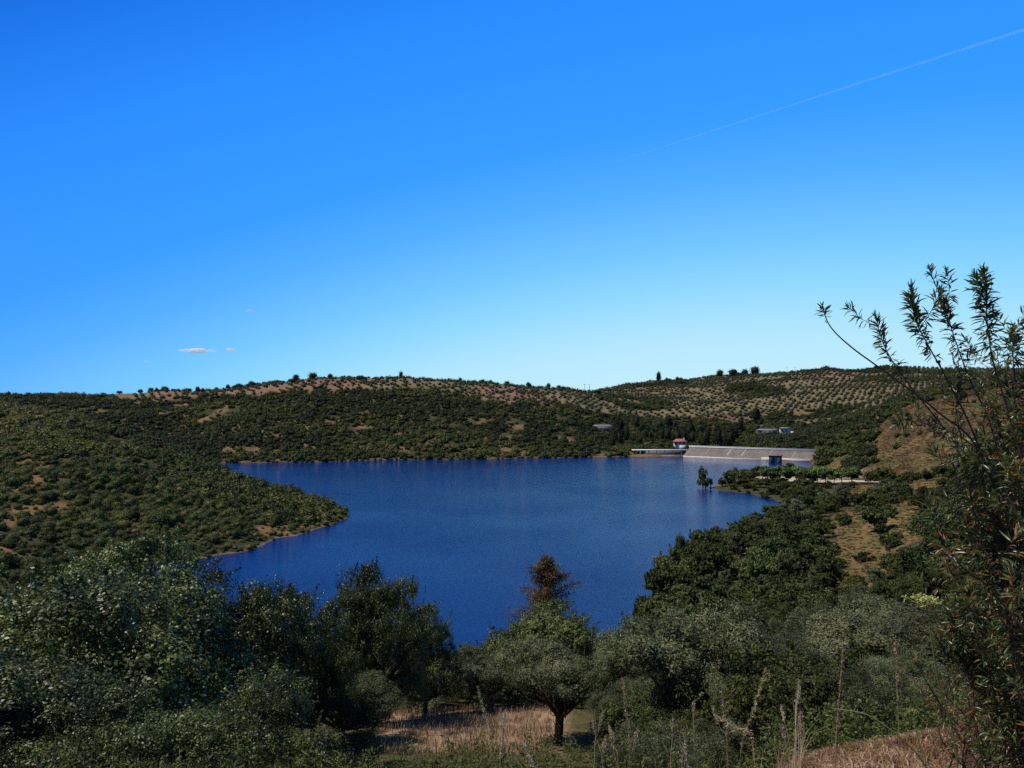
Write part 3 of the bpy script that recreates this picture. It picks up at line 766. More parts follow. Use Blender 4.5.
# ---- far and mid shrubs: dense little crowns
def shrub_arr(seed, core, nq, leaf, zs=.8, shape=None):
    rng = np.random.default_rng(seed); g = Geo()
    V, T = core
    ph = rng.uniform(0, 6, 6)
    def rad(d):
        r = 1 + .16 * np.sin(3.1 * d[:, 0] * 2 + ph[0]) + .14 * np.sin(4.3 * d[:, 1] * 2 + ph[1]) + .12 * np.sin(5 * d[:, 2] + ph[2] + 3 * d[:, 0]) + .08 * np.sin(11 * d[:, 0] + 9 * d[:, 1] + ph[3])
        if shape is not None: r = r * shape(d)
        return r
    Vc = V * (rad(V) * .80)[:, None]
    g.add(Vc, T=T, tt=np.clip(rng.normal(.30, .08, len(T)), 0, 1))  # core toned darker than the leaves, painting in the inner shade
    d = unit(rng.normal(size=(nq * 2, 3))); d = d[d[:, 2] > -.55][:nq]
    P = d * (rad(d) * rng.uniform(.80, 1.10, len(d)))[:, None]
    leaves(g, P, d + rng.normal(0, .55, d.shape) + (0, 0, .35), leaf * rng.uniform(.6, 1.3, len(d)), leaf * .62, rng, np.clip(rng.normal(.45, .17, len(d)), 0, 1))
    A = list(g.arrays()); A[0] = A[0] * np.array([1, 1, zs]) + np.array([0, 0, zs * .55]); return tuple(A)
SH = [shrub_arr(200 + k, ICO2, 420, .10, .72 + .08 * (k % 3)) for k in range(6)]
SHF = [shrub_arr(230 + k, ICO1, 80, .20, .75 + .1 * (k % 3)) for k in range(5)]
OLF = [shrub_arr(260 + k, ICO1, 50, .22, .8) for k in range(4)]
OLN = [shrub_arr(270 + k, ICO1, 110, .16, .85) for k in range(3)]
cone = lambda d: np.where(d[:, 2] > 0, .9 - .42 * d[:, 2], .9)
PNF = [shrub_arr(280 + k, ICO2, 260, .13, 2.0) for k in range(3)]
def mk(arr, name, mat):
    g = Geo(); g.addgeo(arr); return g.mesh(name, mat)
SHM = [mk(a, 'shrub', M['scrub']) for a in SH]
OLM = [mk(a, 'olive_tree', M['grove']) for a in OLN]
PNM = [mk(a, 'crown', M['pine']) for a in PNF]

rng = np.random.default_rng(7)
def jitter_grid(x0, x1, y0, y1, s, ang=0.0, j=.42):
    n = int(max(x1 - x0, y1 - y0) * 1.5 / s)
    a, b_ = np.meshgrid(np.arange(-n, n), np.arange(-n, n))
    a = a.ravel() * s + rng.uniform(-j, j, a.size) * s; b_ = b_.ravel() * s + rng.uniform(-j, j, b_.size) * s
    c, sn = math.cos(ang), math.sin(ang)
    x = (x0 + x1) / 2 + a * c - b_ * sn; y = (y0 + y1) / 2 + a * sn + b_ * c
    k = (x > x0) & (x < x1) & (y > y0) & (y < y1)
    return x[k], y[k]

BUILT = [(169, 838, 13), (280, 905, 10), (296, 900, 8), (228, 722, 9), (104, 955, 4.5)]
def clear_of(x, y):
    k = np.ones(len(x), bool)
    for bx, by, br in BUILT: k &= np.hypot(x - bx, y - by) > br
    # strip of the dam and its lake side, and the spillway
    u = np.array([.792, -.611]); w = np.array([-.611, -.792])
    a = (x - 174.5) * u[0] + (y - 815) * u[1]; bb = (x - 174.5) * w[0] + (y - 815) * w[1]
    k &= ~((a > -4) & (a < 128) & (bb > -9) & (bb < 40))
    k &= ~((x > 116) & (x < 180) & (y > 785) & (y < 819))
    # sight lines to the house and the track
    k &= ~((np.abs(x / y - .2027) < .011) & (y > 815) & (y < 838))
    return k

# ---- shrubs on headland and far shore
xs, ys, rs, tn = [], [], [], []
x, y = jitter_grid(-330, -30, 180, 560, 2.35)
z = height(x, y); D, px, py, gr, go, n1, n2 = masks(x, y, z)
bare = fbm(x / 24, y / 24, 91, 3); bare2 = fbm(x / 6, y / 6, 191, 2)
keep = (z > .02) & (px < 350) & ((bare < .60 + .07 * rng.random(len(x))) | (bare2 < .60)) & visible(x, y, z + 3)
rad_ = (.9 + 2.3 * rng.random(len(x)) ** 2.2) * (1 - .25 * sstep(.45, .6, bare))
edge = sstep(3.5, .5, z); rad_ *= 1 - .35 * edge
for a, v in zip((xs, ys, rs, tn), (x, y, rad_, (n1 - .5) * 1.1 + .05 + rng.normal(.0, .20, len(x)))): a.append(v[keep])
x, y = jitter_grid(-720, 300, 600, 1330, 5.0)
z = height(x, y); D, px, py, gr, go, n1, n2 = masks(x, y, z)
bare = fbm(x / 28, y / 20, 92, 3)
front = 1 - sstep(0, 14, py - 452) * .0
keep = (z > -.25) & (px < 660) & (D > 580) & (gr < .5) & ((bare < .55 - .03 * (1 - sstep(330, 400, px)) + .12 * rng.random(len(x))) | (fbm(x / 11, y / 7, 192, 2) < .47)) & visible(x, y, z + 4) & clear_of(x, y)
rad_ = 1.5 + 3.2 * rng.random(len(x)) ** 2.0
for a, v in zip((xs, ys, rs, tn), (x, y, rad_, (fbm(x / 70, y / 50, 123, 3) - .5) * 1.3 - .18 - .16 * (px < 330) * (D < 1050) + rng.normal(.0, .17, len(x)))): a.append(v[keep])  # tone lowered on the left to paint the shadowed valley behind the headland
# woodland below and inside the olive slopes on the far side of the dam, and the wooded slope by its end
x, y = jitter_grid(120, 1000, 560, 1680, 5.6)
z = height(x, y); D, px, py, gr, go, n1, n2 = masks(x, y, z)
bare = fbm(x / 40, y / 40, 93, 3)
gd = sstep(868, 888, px) * (1 - sstep(655, 690, D)) * (D > 470)
keep = (z > .8) & (px > 590) & (D > 575) & (gr < .45) & ((gd < .5) | (rng.random(len(x)) < .07)) & ((bare < .68) | (D < 960)) & visible(x, y, z + 4) & clear_of(x, y) & ((px > 842) | (D > 660))
rad_ = 1.7 + 3.4 * rng.random(len(x)) ** 1.8
for a, v in zip((xs, ys, rs, tn), (x, y, rad_, (n1 - .5) * .6 - .2 + rng.normal(.0, .12, len(x)))): a.append(v[keep])
for (xa, xb, ya, yb) in ((60, 760, 55, 640), (-900, -60, 55, 820)):
    x, y = jitter_grid(xa, xb, ya, yb, 7.5)
    z = height(x, y); D, px, py, gr, go, n1, n2 = masks(x, y, z)
    keep = (z > .3) & ((px > 1062) | (px < -105)) & (np.abs(px - 512) < 1500) & (fbm(x / 30, y / 30, 94, 3) < .66)
    for a, v in zip((xs, ys, rs, tn), (x, y, 1.8 + 2.6 * rng.random(len(x)) ** 1.5, (n1 - .5) * .8 + rng.normal(0, .15, len(x)))): a.append(v[keep])
SX, SY, SR, ST = map(np.concatenate, (xs, ys, rs, tn))
SZ = height(SX, SY)
inframe = np.abs(512 + F * SX / SY - 512) < 512
rank = np.argsort(-(SR / SY) * inframe)
NTOP = 85
top = rank[:NTOP]; rest = rank[NTOP:]
tone_mats = {}
def toned(meshes, base, t):
    """three shades of the same plant share their meshes' shapes"""
    return meshes
for k in top:
    i = int(rng.integers(len(SHM)))
    o = link('shrub', SHM[i], loc=(SX[k], SY[k], gz(SX[k], SY[k]) - .15))
    s = SR[k]; o.scale = (s, s * rng.uniform(.85, 1.15), s * rng.uniform(.85, 1.1)); o.rotation_euler = (0, 0, rng.uniform(0, 6.28))
    tag(o, 'rounded green evergreen shrub in the dense scrub covering the headland slope', 'shrub', 'evergreen shrubs on the headland')
g = Geo()
for k in rest:
    a = SH[int(rng.integers(len(SH)))] if SY[k] < 330 and inframe[k] else SHF[int(rng.integers(len(SHF)))]
    s = SR[k]; c, sn = math.cos(k * 1.7), math.sin(k * 1.7); q = .85 + .3 * ((k * .37) % 1)
    m = np.array([[s * c, -s * sn, 0, SX[k]], [s * sn, s * c, 0, SY[k]], [0, 0, s * q, SZ[k] - .2]])
    g.addgeo(a, m, ST[k])
tag(link('scrub_vegetation', g.mesh('scrub_vegetation', M['scrub'])), 'dark green scrub and woodland covering the hills round the lake', 'scrub', kind='stuff')
print('shrubs', len(SX), 'faces', len(g.Q), sum(map(len, g.Q)))

# ---- olive groves in rows
xs, ys = [], []
x, y = jitter_grid(-520, 220, 850, 1330, 10.0, .5, .12); xs.append(x); ys.append(y)
x, y = jitter_grid(60, 1100, 850, 1700, 10.8, .32, .10); k = x / y > (612 - 512) / F; xs.append(x[k]); ys.append(y[k])
k = xs[0] / ys[0] <= (612 - 512) / F; xs[0], ys[0] = xs[0][k], ys[0][k]
OX, OY = np.concatenate(xs), np.concatenate(ys)
OZ = height(OX, OY); D, px, py, gr, go, n1, n2 = masks(OX, OY, OZ)
keep = (gr > .5) & visible(OX, OY, OZ + 3, 3) & (rng.random(len(OX)) > .09) & clear_of(OX, OY)
keep &= ~((px < 430) & (rng.random(len(OX)) > .8))
OX, OY, OZ = OX[keep], OY[keep], OZ[keep]
OR = rng.uniform(1.9, 3.7, len(OX))
rank = np.argsort(-(OR / OY) * (np.abs(F * OX / OY) < 512))
NOLIVE = 115
for k in rank[:NOLIVE]:
    o = link('olive_tree', OLM[int(rng.integers(len(OLM)))], loc=(OX[k], OY[k], gz(OX[k], OY[k]) + .2))
    o.scale = (OR[k],) * 3; o.rotation_euler = (0, 0, rng.uniform(0, 6.28))
    tag(o, 'small round olive tree in the planted rows of the far grove', 'olive tree', 'olive trees planted in rows on the far slopes')
g = Geo()
for k in rank[NOLIVE:]:
    s = OR[k]; c, sn = math.cos(k * 2.1), math.sin(k * 2.1)
    g.addgeo(OLF[k % len(OLF)], np.array([[s * c, -s * sn, 0, OX[k]], [s * sn, s * c, 0, OY[k]], [0, 0, s, OZ[k] + .2]]), rng.normal(0, .15))
tag(link('olive_grove', g.mesh('olive_grove', M['grove'])), 'rows of small round olive trees covering the far tan slopes', 'olive grove', kind='stuff')
print('olives', len(OX))

# ---- tall dark trees by the dam and on the skyline
def far_pine(px, D, h, w, label, cat='tree', group=None, name='pine_tree', mat=None):
    p = at_px(px, D)
    t = thing(name, p, rng.uniform(0, 6.28), label, cat, group)
    cz = h * .22
    o = link('crown', PNM[int(rng.integers(3))], t); o.location = (0, 0, cz)
    o.scale = (w / 2, w / 2, (h - cz) / 3.1)
    g = Geo(); tube(g, [(0, 0, -1), (0, 0, cz + 1.5)], w * .05 + .1, w * .04 + .08, 6); link('trunk', g.mesh('trunk', M['bark']), t)
    return t
r2 = np.random.default_rng(5)
for k in range(70):
    px = r2.uniform(612, 742); D = r2.uniform(845, 975)
    if abs(px - 680) < 11 and D < 850: D += 30
    if abs(px - 770) < 0: continue
    far_pine(px, D, r2.uniform(10, 19), r2.uniform(5, 8.5), 'tall dark evergreen in the dense wood behind the red-roofed house', 'tree', 'dark evergreens behind the house and dam')
for px, D, h, w, lb in ((718, 838, 24, 9, 'tallest dark evergreen at the dam end beside the red-roofed house'),
                        (730, 842, 21, 10, 'broad dark evergreen beside the tallest one behind the dam parapet'),
                        (705, 845, 19, 9, 'dark evergreen between the red-roofed house and the tallest evergreen'),
                        (756, 985, 22, 11, 'tall dark tree rising alone from the olive slope above the dam')):
    far_pine(px, D, h, w, lb)
for px, D, h, w, lb in ((401, 1185, 10, 6, 'lone tree standing clear of the hilltop skyline above the dense wood'),
                        (658.5, 1560, 20, 10, 'lone dark tree on the reddish ridge top above the saddle'),
                        (720, 1575, 15, 14, 'round dark tree on the ridge, lowest of a short row climbing the skyline'),
                        (733, 1580, 14, 18, 'broad dark tree on the ridge, second of a short row climbing the skyline'),
                        (745, 1582, 13, 14, 'dark tree on the ridge, third of a short row climbing the skyline'),
                        (755, 1585, 17, 17, 'dark flat-topped tree on the ridge, highest of the short row climbing the skyline'),
                        (826, 1590, 12, 14, 'dark tree on the ridge skyline above the terraced grove'),
                        (507, 1180, 9, 9, 'dark rounded tree on the falling skyline beyond the grove rows'),
                        (296, 1185, 9, 9, 'dark bushy tree on top of the rounded hill, first of three'),
                        (313, 1188, 10, 13, 'widest dark bushy tree on top of the rounded hill'),
                        (330, 1186, 8, 9, 'dark bushy tree on top of the rounded hill, last of three')):
    far_pine(px, D, h, w, lb, name='skyline_tree')
far_pine(672.5, 829, 6.5, 5.5, 'small dark tree covering the near corner of the red-roofed house')
far_pine(687.5, 830, 7, 4.5, 'small dark tree at the dam side of the red-roofed house')
r2 = np.random.default_rng(15)
for k in range(70):
    px = r2.choice([r2.uniform(30, 380), r2.uniform(430, 615), r2.uniform(620, 900)])
    D = 1190 if px < 600 else 1588
    far_pine(px, D + r2.uniform(-25, 15), r2.uniform(4, 8), r2.uniform(5, 10), 'low dark tree along the hill skyline', 'tree', 'low dark trees along the skyline', name='skyline_tree')

# ---- the spit
def spit_tree(px, D, h, w, label, mat='plane', key=None):
    p = at_px(px, D)
    return put('plane_tree', key or 'plane', p, 1, rng.uniform(0, 6.28), label, 'tree', 'light green trees along the track on the spit', 1)
g, cen, lr = clump_crown(401, 3.6, 2.3, 4.6, 11, 16, 34, .30, .20, lobe_r=.45, sub_r=.12)
PROTO['plane'] = (g.mesh('crown', M['plane']), trunk_geo(402, .2, 4.6, cen, fork=.5).mesh('trunk', M['bark'], True))
g, cen, lr = clump_crown(403, 3.0, 2.2, 4.2, 10, 16, 34, .30, .20, lobe_r=.45, sub_r=.12)
PROTO['plane2'] = (g.mesh('crown', M['plane']), trunk_geo(404, .18, 4.2, cen, fork=.5).mesh('trunk', M['bark'], True))
ORD = 'first second third fourth fifth sixth seventh eighth ninth tenth eleventh twelfth thirteenth fourteenth fifteenth sixteenth seventeenth eighteenth nineteenth twentieth'.split()
ORD += ['twenty-' + w for w in ORD[:9]] + ['thirtieth'] + ['thirty-' + w for w in ORD[:9]] + ['fortieth'] + ['forty-' + w for w in ORD[:9]]
r2 = np.random.default_rng(25)
for k, (px, D) in enumerate(((763, 545), (768, 528), (774, 533), (780, 526), (788, 527), (796, 530), (804, 522), (811, 525), (818, 519), (826, 517), (834, 514), (842, 510), (852, 506))):
    p = at_px(px, D - 24); s = r2.uniform(1.15, 1.6)
    put('plane_tree', ('plane', 'plane2')[k % 2], p, s, r2.uniform(0, 6.28), f'light green broadleaf tree along the sandy track, {ORD[k]} from the lake end of the row', 'tree', 'light green trees along the track on the spit')
# scrub and dark trees on the spit
for k, (px, D, s, key) in enumerate(((722, 497, .75, 'midoak0'), (728, 503, 1.15, 'midoak1'), (735, 512, 1.35, 'midoak2'), (742, 505, 1.0, 'midoak3'), (738, 490, .8, 'midgreen0'), (748, 496, 1.1, 'midoak1'), (745, 482, .7, 'midgreen1'),
                                      (754, 474, .8, 'midgreen0'), (760, 482, .9, 'midoak0'), (767, 492, .9, 'midgreen1'), (752, 520, 1.1, 'midoak2'), (759, 566, 1.1, 'midoak0'), (746, 548, 1.0, 'midoak3'), (768, 590, 1.0, 'midgreen1'), (776, 480, .8, 'midgreen0'), (785, 470, .7, 'midoak3'), (730, 522, 1.0, 'midgreen1'), (795, 472, .8, 'midgreen0'), (805, 478, .9, 'midoak2'), (815, 470, .8, 'midgreen1'),
                                      (772, 505, .7, 'midgreen0'), (783, 500, .8, 'midgreen1'), (800, 495, .8, 'midoak1'), (812, 497, .8, 'midoak3'), (790, 610, 1.0, 'midoak0'))):
    p = at_px(px, D)
    put('holm_oak' if 'oak' in key else 'shrub', key, p, s, k * 1.3, 'dark green bushy tree crowding the tip of the spit' if 'oak' in key else 'mid green bush filling the gaps between trees on the spit', 'tree' if 'oak' in key else 'shrub',
        'dark trees on the spit' if 'oak' in key else 'bushes on the spit')
r4 = np.random.default_rng(27)
for k in range(64):
    px = r4.uniform(714, 800) if k < 40 else r4.uniform(775, 880); D = r4.uniform(438, 506) if k < 40 else r4.uniform(436, 484)
    p = at_px(px, D)
    if p.z < -.35 or p.z > 4: continue
    key = ('midgreen0', 'midgreen1', 'midoak3', 'midolive0')[int(r4.integers(4))]
    put('shrub', key, (p.x, p.y, p.z - .4), r4.uniform(.35, .85), r4.uniform(0, 6.28), 'low green bush among the growth edging the spit and its cove', 'shrub', 'low bushes edging the spit')
put('round_bush', 'midgreen0', at_px(787.5, 428), .85, .4, 'single round dark bush at the inner water edge of the cove below the spit', 'shrub', sz=1.25)
def flooded(px, D, h, w, label):
    x = (px - 512) / F * D
    t = thing('flooded_tree', (x, D, -2.0), 0, label, 'tree')
    o = link('crown', PROTO['midoak1'][0], t); o.location = (0, 0, -.9); o.scale = (.82, .82, 2.25)
    o = link('crown', PROTO['midoak3'][0], t); o.location = (2.9, -.5, .4); o.scale = (.62, .62, 1.25)
    g = Geo(); tube(g, [(0, 0, -2), (0, 0, 5)], .4, .25, 6); link('trunk', g.mesh('trunk', M['bark']), t)
flooded(703, 500, 16, 6.2, 'dark ragged tree standing alone in the water off the spit')

# ---- right shore: oaks, olives and bushes on the slope
def shore(sp, seed, small):
    x, y = jitter_grid(15, 420, 62, 500, sp)
    z = height(x, y); D, px, py, gr, go, n1, n2 = masks(x, y, z)
    keep = (z > (.35 if small else .7)) & (px > 636) & (px < 1060) & (D > 60) & ((go < .45) | (small & (rng.random(len(x)) < .34))) & visible(x, y, z + 5, 8) & ~((D > 452) & (px < 870)) & ((D < 420) | (px > 800))
    keep &= ~((go > .25) & (rng.random(len(x)) > (.8 if small else .5))) & (rng.random(len(x)) < (.75 if small else .85))
    return x[keep], y[keep], z[keep], px[keep], D[keep]
x, y, z, px, D = shore(8.6, 1, False)
print('right shore trees', len(x))
BANDS = [60, 82, 104, 128, 156, 190, 232]
ROWS = ['front row of the shore wood', 'second row of the shore wood', 'third row of the shore wood', 'middle row of the shore wood', 'fifth row of the shore wood', 'sixth row of the shore wood']
names = {}
for bnd in range(6):
    idx = [k for k in range(len(x)) if BANDS[bnd] <= D[k] < BANDS[bnd + 1]]
    for q, k in enumerate(sorted(idx, key=lambda k: px[k])): names[k] = f'{ORD[q]} from the water in the {ROWS[bnd]}'
for k in range(len(x)):
    u = rng.random()
    bright = px[k] > 780 and D[k] > 230
    if u < (.40 if bright else .66): key, nm, ct = f'midoak{int(rng.integers(4))}', 'holm_oak', 'tree'; ds = 'dark dense round oak'
    elif u < (.78 if bright else .82): key, nm, ct = f'midgreen{int(rng.integers(2))}', 'shrub', 'shrub'; ds = 'mid green rounded bush'
    else: key, nm, ct = f'midolive{int(rng.integers(2))}', 'olive_tree', 'tree'; ds = 'grey-green loose wild olive'
    if D[k] < 125 and 'oak' in key: key = f'shoreoak{int(rng.integers(2))}'
    if D[k] < 125 and 'green' in key: key = 'shoregreen'
    if D[k] < 105 and 'olive' in key: key = f'olive{int(rng.integers(3))}'
    s_ = rng.uniform(.75, 1.45)
    if px[k] > 815 and 105 < D[k] < 235: s_ *= .62
    if z[k] < 2.5: s_ *= .75
    where = names.get(k, 'far along the shore slope' if px[k] < 850 else 'on the grassy slope below the brown hillside')
    put(nm, key, (x[k], y[k], gz(x[k], y[k]) - .2), s_, rng.uniform(0, 6.28), f'{ds}, {where}', ct, f'{ds}s, {where}' if k not in names else 'trees and bushes of the shore wood', rng.uniform(.9, 1.2))
x, y, z, px, D = shore(5.6, 2, True)
q_ = np.argsort(D)[:205]; x, y, z, px, D = x[q_], y[q_], z[q_], px[q_], D[q_]
for k in range(len(x)):
    key = ('midgreen0', 'midgreen1', 'midolive0', 'midoak2')[int(rng.integers(4))]
    if D[k] < 125: key = 'shoregreen' if 'green' in key or 'oak' in key else 'olive1'
    put('understorey_bush', key, (x[k], y[k], gz(x[k], y[k]) - .3), rng.uniform(.3, .6) * (1.5 if px[k] > 815 and D[k] > 190 else 1), rng.uniform(0, 6.28), 'low bush in the undergrowth between the taller trees of the shore wood', 'bush', 'undergrowth bushes of the shore wood', rng.uniform(.8, 1.1))
r3 = np.random.default_rng(41)
x, y = jitter_grid(-90, 45, 46, 138, 4.6)
px = 512 + F * x / y
k = (px > 250) & (px < 672) & (fbm(x / 9, y / 9, 66, 2) < .72); x, y, px = x[k], y[k], px[k]
for k in range(len(x)):
    zt = zy(np.interp(px[k], [250, 330, 455, 480, 520, 560, 600, 672], [640, 660, 662, 655, 640, 640, 640, 620]), y[k]); z0 = gz(x[k], y[k])
    s = min(r3.uniform(.6, 1.0), (zt - z0) / 4.4)
    if s < .3: continue
    key = ('midgreen0', 'midolive0', 'midoak1', 'midgreen1', 'midolive1')[int(r3.integers(5))]
    nm = 'shrub' if 'green' in key else 'olive_tree' if 'olive' in key else 'holm_oak'
    key = {'shrub': 'shoregreen', 'olive_tree': 'olive2', 'holm_oak': 'shoreoak0'}[nm]
    put(nm, key, (x[k], y[k], z0 - .2), s, r3.uniform(0, 6.28), {'shrub': 'mid green bush', 'olive_tree': 'grey-green wild olive', 'holm_oak': 'dark oak bush'}[nm] + ' on the steep bank hidden between the clearing and the water', 'shrub' if nm == 'shrub' else 'tree', {'shrub': 'bushes', 'olive_tree': 'wild olives', 'holm_oak': 'oak bushes'}[nm] + ' on the steep bank below the clearing')
far_pine(680, 268, 9.5, 3.4, 'small pointed conifer poking above the round oaks at the water edge', name='conifer')

x, y = jitter_grid(60, 520, 140, 700, 1.9)
z = height(x, y); D, px, py, gr, go, n1, n2 = masks(x, y, z)
bz = sstep(868, 890, px) * sstep(480, 530, D) * (1 - sstep(660, 700, D))
k = (z > .4) & (np.maximum(go, bz) > .3) & visible(x, y, z + 1, 3) & (rng.random(len(x)) < .75) & (px < 1100); x, y, z, bz = x[k], y[k], z[k], bz[k]
g = Geo(); rt_ = np.random.default_rng(71); n = 34
for i in range(len(x)):
    s = rt_.uniform(.35, 1.0) * (.8 + .5 * bz[i]); P = np.array([x[i], y[i], z[i]]) + rt_.normal(0, 1, (n, 3)) * (s * .55, s * .55, s * .12) + (0, 0, s * .22)
    leaves(g, P, rt_.normal(size=(n, 3)) * (1, 1, .4), s * rt_.uniform(.15, .35, n), .07 * s + .03, rt_, np.clip(rt_.normal(rt_.uniform(.1, .8), .15, n), 0, 1))
print('tufts', len(x))
tag(link('dry_grass', g.mesh('dry_grass', M['tuft'])), 'brown dry grass and low withered brush on the open slopes right of the lake', 'dry grass', kind='stuff')

EDGE = [(668, 238), (661, 222), (656, 205), (655, 188), (678, 254), (691, 272), (703, 284), (717, 297), (731, 313), (745, 334), (757, 350), (770, 362), (656, 171), (667, 196), (674, 216), (688, 243), (702, 262), (660, 150), (672, 166), (716, 282)]
for k, (px, D) in enumerate(EDGE):
    p = at_px(px, D); key = ('midoak0', 'midoak2', 'midolive0', 'midoak3', 'midgreen1')[k % 5]
    put('shrub' if 'green' in key else 'olive_tree' if 'olive' in key else 'holm_oak', key, (p.x, p.y, p.z - .3), (.95, .8, 1.05, .7, .9)[k % 5] * (1.0 if D < 300 else .85), k * 1.9, f'dark rounded tree at the water edge of the shore wood, {ORD[k]} of the waterside trees', 'tree', 'waterside trees of the shore wood')
r7 = np.random.default_rng(63)
for k in range(30):
    px, D = r7.uniform(822, 945), r7.uniform(205, 420)
    p = at_px(px, D); key = ('midgreen0', 'midgreen1', 'midgreen0', 'midoak2')[k % 4]
    put('shrub', key, (p.x, p.y, p.z - .3), r7.uniform(.55, 1.25), r7.uniform(0, 6.28), 'fresh green bush standing in the golden dry grass of the open slope', 'shrub', 'green bushes on the golden slope', r7.uniform(.9, 1.15))
# low bushes between the foreground olives
r5 = np.random.default_rng(58); nb = 0
for k in range(150):
    px, D = r5.uniform(555, 985), math.exp(r5.uniform(math.log(17), math.log(38)))
    if px < 610 and D > 20: continue
    if px > 760 and D < 19: continue
    p = at_px(px, D); H = r5.uniform(1.0, 2.4)
    if 405 + (EYE - p.z - H) / D * F < 655: H = max(.8, EYE - 250 / F * D - p.z)
    if H > 3 or nb > 84: continue
    key = ('olive0', 'olive2', 'shoregreen', 'olive1')[k % 4]; sc_ = H / DIM[key][1] * r5.uniform(.9, 1.4); nb += 1
    put('understorey_bush', key, (p.x, p.y, p.z - .25), sc_, r5.uniform(0, 6.28), 'low grey-green bush between the foreground olives', 'bush', 'low bushes between the foreground olives', .95)

# rock outcrop
rv, rt = ICO3
g = Geo(); rw = rv * (1 + .25 * np.sin(4 * rv[:, 0] + 2 * rv[:, 2]) + .15 * np.sin(9 * rv[:, 1] + 5 * rv[:, 0]) + .12 * (fbm(rv[:, 0] * 3 + 9, rv[:, 2] * 3 + 5, 4, 3) - .5))[:, None]
g.add(rw * np.array([8, 6, 8.5]), T=rt)
p = at_px(962, 478)
tag(link('rock_outcrop', g.mesh('rock_outcrop', M['cliff']), loc=(p.x, p.y, p.z + 4)), 'grey rock outcrop at the foot of the brown hillside', 'rock')

# ------------------------------------------------------------------ foreground trees
def fg(name, key, px, D, ytop, w, label, rz, cat='tree', group=None, hz=None):
    """place a tree so its crown top and width are the real ones seen from the knoll"""
    p = at_px(px, D)
    base = DIM[key]
    H = zy(ytop, D) - p.z; s = w / (2 * base[0])
    return put(name, key, (p.x, p.y, p.z - .15), s, rz, label, cat, group, H / base[1] / s)
fg('holm_oak', 'oak0', 40, 19, 578, 9.2, 'big dark holm oak filling the near corner by the knoll, largest of all', .3)
fg('holm_oak', 'oak1', 160, 23.5, 545, 8.2, 'tall dark holm oak with the highest crown in front of the headland', 2.1)
fg('holm_oak', 'oak2', 243, 27, 562, 5.4, 'grey-green holm oak at the edge of the big oak group, crown against the water', 4.0)
fg('holm_oak', 'oak2', 225, 14.5, 688, 3.6, 'low lit holm oak sapling in front of the big oak group', 1.0)
fg('holm_oak', 'oak1', -40, 14, 640, 6.0, 'holm oak cut by the frame edge beneath the largest oak', 5.2)
fg('holm_oak', 'oak0', 110, 13, 700, 4.0, 'low shaded holm oak thicket under the largest oak', 2.7)
fg('holm_oak', 'oak0', 370, 37, 570, 5.2, 'upright oak standing against the blue water beside the straw clearing', 2.6)
fg('holm_oak', 'oak1', 424, 41, 608, 4.4, 'small round oak joined to the upright oak at the clearing', 1.2)
fg('shrub', 'olive2', 345, 33, 678, 4.0, 'low grey-green bush at the foot of the upright oak', .8, 'shrub')
fg('shrub', 'olive0', 418, 45, 668, 4.4, 'low grey-green bush under the small round oak at the clearing', 2.2, 'shrub')
fg('shrub', 'olive1', 470, 50, 664, 4.2, 'low grey-green bush between the small round oak and the low olive', 1.5, 'shrub')
fg('holm_oak', 'oak0', 312, 31, 618, 3.4, 'oak bush filling the gap between the big oak group and the upright oak', 3.3)
fg('holm_oak', 'oak1', 546, 55, 604, 7.8, 'oak in front of the dead brown conifer', .7)
fg('olive_tree', 'olive0', 492, 45, 648, 5.0, 'low olive on the water side of the straw clearing', .4)
fg('olive_tree', 'olivetrunk', 556, 32.5, 640, 4.6, 'olive with a leaning dark trunk at the end of the straw clearing', 2.0)
fg('olive_tree', 'olive2', 628, 44, 622, 4.8, 'olive crown between the leaning olive and the largest olive', 1.1)
fg('olive_tree', 'olive0', 690, 32, 604, 6.2, 'largest round olive, grey-green and dark beneath, in front of the shore wood', 3.5)
fg('olive_tree', 'olive1', 790, 33, 632, 5.0, 'pale grey olive just beyond the rusty grass bank', 4.2)
fg('olive_tree', 'olive2', 868, 28, 604, 5.2, 'loose pale olive with bare branches beyond the rusty grass bank', .9)
fg('olive_tree', 'olive0', 945, 26, 612, 4.6, 'olive seen through the narrow-leaved bush', 5.0)
fg('olive_tree', 'olive2', 835, 47, 610, 5.2, 'olive behind the loose pale olive, partly hidden', 2.9)
fg('olive_tree', 'olive1', 735, 45, 632, 4.4, 'olive half hidden behind the largest round olive', .1)
fg('olive_tree', 'olive1', 770, 22, 700, 3.0, 'low olive shoots in front of the pale grey olive', 1.9)
fg('olive_tree', 'olive2', 655, 21, 722, 2.6, 'low olive shoots beneath the largest round olive', 3.9)

